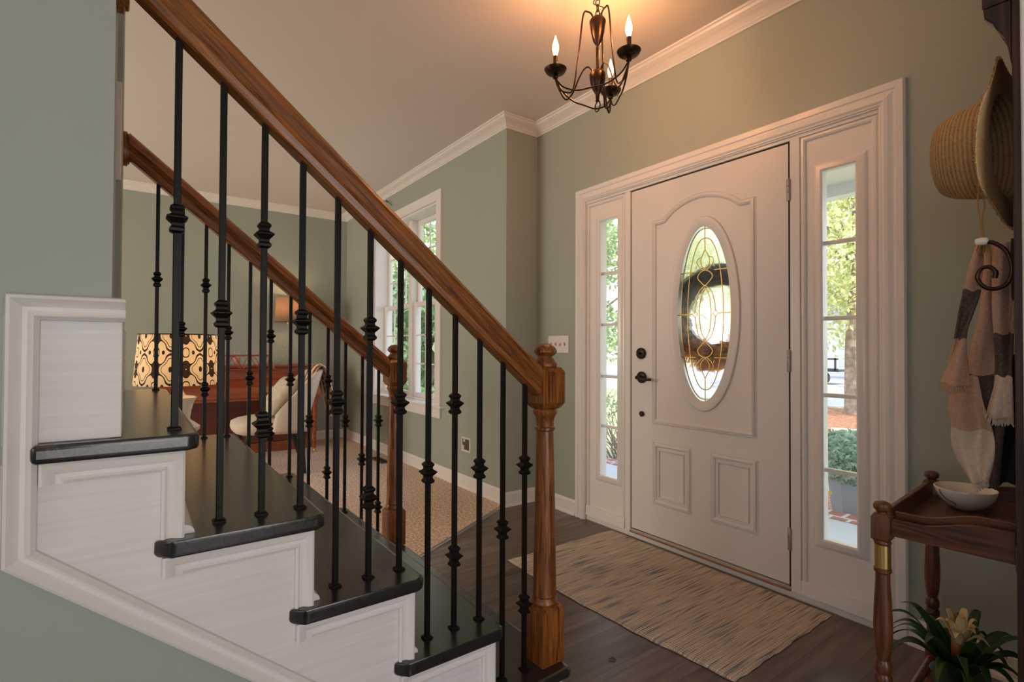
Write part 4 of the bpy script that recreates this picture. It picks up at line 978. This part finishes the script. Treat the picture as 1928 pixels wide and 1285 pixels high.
for k in range(26):
    a = k*2.39996+.3; t = k/26
    bm = NB(); ln = .175-.05*t+rnd(-.02, .02)
    if math.cos(a) > .2: ln = min(ln, .125/max(.3, math.cos(a)))
    grid(bm, blade(a, ln, .10+.07*t, .085*(1-t)+.02, .0155, BZ+.08, twist=rnd(-.25, .25)), 4, 14)
    ob('leaf', bm, LEAFD, br_, smooth=True, angle=80, solid=.0012)
bm = NB(); tube(bm, [(BX, BY, BZ+.08), (BX-.004, BY, BZ+.15), (BX-.006, BY, BZ+.20)], [.016, .013, .011], 12); ob('flower_stem', bm, BRACTR, br_, smooth=True)
for k in range(12):
    a = k*2.39996; t = k/12; bm = NB()
    grid(bm, blade(a, .054*(1-.65*t), .055+.028*t, .032*(1-t), .0125, BZ+.165+.012*t, .006), 4, 10)
    ob('bract', bm, BRACTR if k in (1, 6) else BRACT, br_, smooth=True, angle=80, solid=.0012)

# ------------------------------------------------------------ outside
GZ = -.30
struct('porch_floor', box(NB(), -4.5, 3, 2.56, 3.93, -.35, -.06), CONC)
bm = NB(); box(bm, -4.5, 3, 3.93, 4.13, -.35, -.055); struct('porch_brick_edge', bm, BRICK)
struct('porch_ceiling', box(NB(), -3.4, 3, 2.56, 5.15, 2.62, 2.75), WHITE)
bm = NB(); box(bm, -3.4, 3, 5.15, 5.30, 2.52, 2.75); struct('porch_beam', bm, WHITE)
struct('ground', box(NB(), -60, 30, 4.13, 60, GZ-.2, GZ), GRASS)
struct('ground_side', box(NB(), -60, -4.5, 2.56, 4.13, GZ-.2, GZ), GRASS)
struct('driveway', prism(NB(), [(-34, 15.5), (2, 12.2), (4, 40), (-34, 30)], (0, 0, GZ+.001), (1, 0, 0), (0, 1, 0), (0, 0, 1), .01), DRIVE)
mb = NB(); prism(mb, [(-4.5+2.1*math.cos(t), 11.5+1.9*math.sin(t)) for t in [2*PI*k/40 for k in range(40)]], (0, 0, GZ+.002), (1, 0, 0), (0, 1, 0), (0, 0, 1), .05)
ob('mulch_bed', mb, MULCH, kind='stuff', label='red brown mulch bed around the tree seen through the right sidelight', cat='mulch')
eb = NB()
for k in range(30):
    a0, a1 = 2*PI*k/30+.01, 2*PI*(k+1)/30-.01
    prism(eb, [(-4.6+r*math.cos(a), 11.5+r*.92*math.sin(a)) for r, a in ((2.13, a0), (2.13, a1), (2.28, a1), (2.28, a0))], (0, 0, GZ+.002), (1, 0, 0), (0, 1, 0), (0, 0, 1), .08)
ob('bed_edging', eb, mat('grey edging stone', (.58, .52, .46), .9), label='low stone edging round the mulch bed outside', cat='edging')
mb = NB(); prism(mb, [(-3.2, 4.14), (.5, 4.14), (.5, 5.2), (-3.2, 5.6)], (0, 0, GZ+.003), (1, 0, 0), (0, 1, 0), (0, 0, 1), .02); ob('planting_bed', mb, MULCH, kind='stuff', label='strip of brown mulch between the porch brick edge and the lawn', cat='mulch')

def leaves(bm, c, rad, n, size, flat=1.0, core=.25):
    for _ in range(n):
        while True:
            v = Vector((rnd(-1, 1), rnd(-1, 1), rnd(-1, 1)))
            if core < v.length < 1: break
        p = Vector(c)+Vector((v.x*rad[0], v.y*rad[1], v.z*rad[2]))
        d = Vector((rnd(-1, 1), rnd(-1, 1), rnd(-1, 1))).normalized(); e = d.orthogonal().normalized(); s_ = size*rnd(.6, 1.3)
        a = bm.verts.new(p-d*s_); b = bm.verts.new(p+e*s_*.45); c_ = bm.verts.new(p+d*s_); g = bm.verts.new(p-e*s_*.45)
        bm.faces.new((a, b, c_, g))
TREES = [leaf_mat('yellow green foliage', (.42, .46, .16), (.88, .86, .50), .5, 5), leaf_mat('mid green foliage', (.20, .32, .12), (.58, .64, .34), .45, 2.5), leaf_mat('magnolia foliage', (.10, .22, .09), (.42, .50, .28), .35, 3), leaf_mat('pale green shrub', (.26, .40, .27), (.62, .74, .58), .4, 20)]
def tree(label, x, y, h, rad, trunk, mi, n, size, low=.35, gp_='trees beyond the front yard', branches=6, blobs=9, lean=0):
    t = thing('tree', label, 'tree', (x, y, GZ+.003), group=gp_)
    bm = NB(); tube(bm, catmull([(x, y, GZ+.003), (x+lean*.2, y, GZ+h*.25), (x+lean*.6+.1, y, GZ+h*.5), (x+lean, y, GZ+h*.8)], 4), [trunk*(1.25-.08*k) for k in range(13)], 10)
    for k in range(branches):
        a = 2*PI*k/branches+rnd(0, .6); z = GZ+h*rnd(low*.7, .6); q = rad*.75
        tube(bm, catmull([(x+lean*.4, y, z), (x+q*.4*math.cos(a), y+q*.4*math.sin(a), z+h*.07), (x+q*math.cos(a), y+q*math.sin(a), z+h*rnd(.05, .2))], 4), [trunk*(.5-.045*j) for j in range(9)], 6)
    ob('trunk', bm, BARK, t, smooth=True)
    bm = NB()
    for k in range(blobs):
        a = rnd(0, 2*PI); q = rad*rnd(.1, .7); z = GZ+h*rnd(low, .92)
        leaves(bm, (x+q*math.cos(a), y+q*math.sin(a), z), (rad*.5, rad*.5, h*.17), n//blobs, size)
    ob('foliage', bm, TREES[mi], t)
    return t
tree('yellow green tree with pale trunk in the mulch bed, seen through the right sidelight', -4.60, 12.3, 7.2, 3.0, .115, 0, 16000, .075, .30, blobs=16, branches=8)
tree('tall green tree seen through the upper panes of the left sidelight', -17.5, 17, 8.5, 3.2, .2, 1, 6500, .14, .22, blobs=14)
tree('pale green tree at the roadside seen behind the oval door glass', -9.5, 16, 7.5, 2.6, .16, 0, 4500, .13, .3, blobs=12)
for (x, y, h, r_, mi, lb) in ((-9.0, 4.6, 2.7, 1.4, 2, 'dense magnolia right outside the dining window'), (-12.4, 5.9, 3.1, 1.6, 2, 'dark leafy tree seen in the left half of the dining window'), (-17.5, 8.5, 10.0, 3.2, 1, 'tall airy tree against the sky in the top panes of the dining window')):
    tree(lb, x, y, h, r_, .12, mi, 6000, .09 if mi == 2 else .13, .08 if mi == 2 else .3, blobs=16)
tree('wide green tree behind the parked trailer across the drive', -8.3, 26.2, 7, 2.2, .2, 1, 3500, .2, .15, blobs=10)
tree('distant pale tree behind the neighbouring house', -24, 46, 9, 4, .2, 0, 3000, .22, .15, blobs=10)
# twiggy bush beyond the left sidelight
tw = thing('bush', 'twiggy leafless bush with small leaves outside the left sidelight', 'bush', (-3.95, 4.5, GZ+.003))
bm = NB()
for k in range(70):
    a = rnd(0, 2*PI); q = rnd(.1, .55); p0 = Vector((-3.95+rnd(-.1, .1), 4.5+rnd(-.1, .1), GZ+.005)); p3 = p0+Vector((q*math.cos(a), q*math.sin(a), rnd(.5, .95)))
    m1 = p0.lerp(p3, .35)+Vector((rnd(-.1, .1), rnd(-.1, .1), 0)); m2 = p0.lerp(p3, .7)+Vector((rnd(-.12, .12), rnd(-.12, .12), .02))
    tube(bm, catmull([p0, m1, m2, p3], 3), [.009-.0007*j for j in range(10)], 4)
ob('branches', bm, mat('grey twigs', (.45, .36, .30), .9), tw)
bm = NB(); leaves(bm, (-3.95, 4.5, .42), (.60, .60, .18), 420, .026, core=0); ob('foliage', bm, TREES[1], tw)
# potted shrub
pt = thing('potted_shrub', 'round grey green shrub in a blue grey hexagonal planter beside the porch', 'potted plant', (-1.63, 4.42, -.28))
bm = NB(); rs = []
for r, z in ((.135, -.274), (.185, .165), (.195, .170), (.195, .195), (.180, .195), (.175, .150)): rs.append([(-1.63+r*math.cos(PI*k/3+.35), 4.42+r*math.sin(PI*k/3+.35), z) for k in range(6)])
rings(bm, rs); ob('planter', bm, mat('blue grey planter', (.36, .42, .48), .6), pt)
bm = NB(); box(bm, -1.752, -1.730, 4.262, 4.265, .02, .05); ob('sticker', bm, mat('yellow sticker', (.85, .65, .10), .6), pt)
bm = NB(); leaves(bm, (-1.63, 4.42, .30), (.36, .36, .20), 6500, .022, core=.2); ob('foliage', bm, TREES[3], pt)
# wreath on the outside of the door
wr = thing('wreath', 'dark twig wreath with brown and orange leaves on the outside of the door', 'wreath', (-1.592, DW+.11, 1.30))
bm = NB()
for k in range(170):
    a0 = rnd(0, 2*PI); r1 = rnd(.165, .268); pts = []
    for q in range(7):
        a = a0+q*.18; r2 = r1+rnd(-.014, .014); pts.append((-1.592+r2*math.cos(a), DW+.115+rnd(-.028, .028), 1.30+r2*1.0*math.sin(a)))
    tube(bm, pts, rnd(.005, .012), 5)
ob('twig_ring', bm, mat('dark vine', (.05, .032, .022), .9), wr)
bm = NB()
for k in range(330):
    a = rnd(PI*.92, PI*1.92); r2 = rnd(.16, .30); p = Vector((-1.592+r2*math.cos(a), DW+.085+rnd(-.01, .03), 1.30+r2*math.sin(a)))
    d = Vector((rnd(-1, 1), rnd(-.3, .3), rnd(-1, 1))).normalized(); e = Vector((0, 1, 0)).cross(d); s_ = rnd(.022, .045)
    bm.faces.new([bm.verts.new(q) for q in (p-d*s_, p+e*s_*.5, p+d*s_, p-e*s_*.5)])
ob('autumn_leaves', bm, leaf_mat('autumn leaf', (.62, .22, .05), (.85, .48, .16), .6, 14), wr)
# anchor ornament outside the left sidelight
an = NB(); ax, ay, az = -2.49, 2.95, 1.44
tube(an, [(ax, ay, az-.09), (ax, ay, az+.07)], .006, 8); tube(an, [(ax-.035, ay, az+.045), (ax+.035, ay, az+.045)], .006, 8)
tube(an, catmull([(ax-.06, ay, az-.045), (ax-.045, ay, az-.085), (ax, ay, az-.105), (ax+.045, ay, az-.085), (ax+.06, ay, az-.045)], 5), .008, 8)
tube(an, [(ax+.014*math.cos(t), ay, az+.085+.014*math.sin(t)) for t in [2*PI*k/12 for k in range(12)]], .004, 6, True)
tube(an, [(ax, ay, az+.10), (ax, ay, 2.62)], .002, 5)
ob('anchor_ornament', an, HW, smooth=True, label='small dark metal anchor ornament hanging on the porch by the left sidelight', cat='ornament')
# neighbour's house
hs = thing('house', 'neighbouring house with white siding and brick corner beyond the driveway', 'house', (-10.5, 31, GZ+.02))
bm = NB(); box(bm, -15.5, -10.9, 29, 35, GZ+.02, 3.1); ob('siding_wall', bm, mat('white siding', (.85, .84, .84), .8), hs)
bm = NB(); box(bm, -10.89, -10.2, 28.9, 35, GZ+.02, 3.1); ob('brick_wall', bm, brick_mat('house brick', (.45, .25, .20), (.55, .33, .27), (.7, .65, .6), .4, .12, .02, (PI/2, 0, 0)), hs)
bm = NB(); rings(bm, [[(-16, y, 3.1), (-9.8, y, 3.1), (-12.9, y, 4.9)] for y in (28.4, 35.6)]); ob('roof', bm, mat('grey shingle', (.34, .31, .30), .9), hs)
bm = NB(); box(bm, -14.6, -12.0, 28.93, 28.99, GZ+.03, 2.1); ob('garage_door', bm, mat('garage door', (.88, .87, .86), .7), hs)
tr = thing('utility_trailer', 'low black utility trailer with a red light parked on the driveway', 'trailer', (-9.6, 22.5, GZ+.011))
bm = NB()
for z in (.35, .75): box(bm, -11.6, -8.7, 22.0, 22.06, z-.04, z+.02)
for x in (-11.5, -10.6, -9.7, -8.8): box(bm, x-.03, x+.03, 22.0, 22.06, .30, .78)
box(bm, -11.6, -8.7, 22.07, 23.4, .24, .30)
ob('rail_frame', bm, mat('black steel', (.03, .03, .035), .5), tr)
for x in (-10.9, -9.4): bm = NB(); lathe(bm, [(.18, 22.2), (.27, 22.22), (.27, 22.4), (.18, 22.42)], (x, 0, GZ+.282), 20, 'Y'); ob('wheel', bm, BLACKW, tr, smooth=True)
bm = NB(); box(bm, -10.5, -10.3, 21.97, 21.998, .52, .66); ob('tail_light', bm, mat('red lens', (.8, .05, .04), .4), tr)
bm = NB(); box(bm, -8.0, -7.85, 21, 21.15, GZ+.011, 1.05); ob('utility_post', bm, mat('dark green post', (.14, .18, .17), .7), label='upright dark post standing at the driveway beside the trailer', cat='post')
# bird house on the yellow green tree
bh = thing('birdhouse', 'small wooden birdhouse hanging from the tree in the mulch bed', 'birdhouse', (-4.95, 11.6, 1.0))
bm = NB(); box(bm, -5.06, -4.90, 11.52, 11.66, .88, 1.10); ob('box', bm, mat('birdhouse wood', (.68, .50, .30), .8), bh)
bm = NB(); rings(bm, [[(-5.11, y, 1.10), (-4.85, y, 1.10), (-4.98, y, 1.19)] for y in (11.47, 11.71)]); ob('roof', bm, mat('birdhouse roof', (.62, .42, .33), .8), bh)
bm = NB(); tube(bm, [(-4.98, 11.6, 1.18), (-4.98, 11.6, 1.75)], .008, 6); ob('hanger', bm, HW, bh)
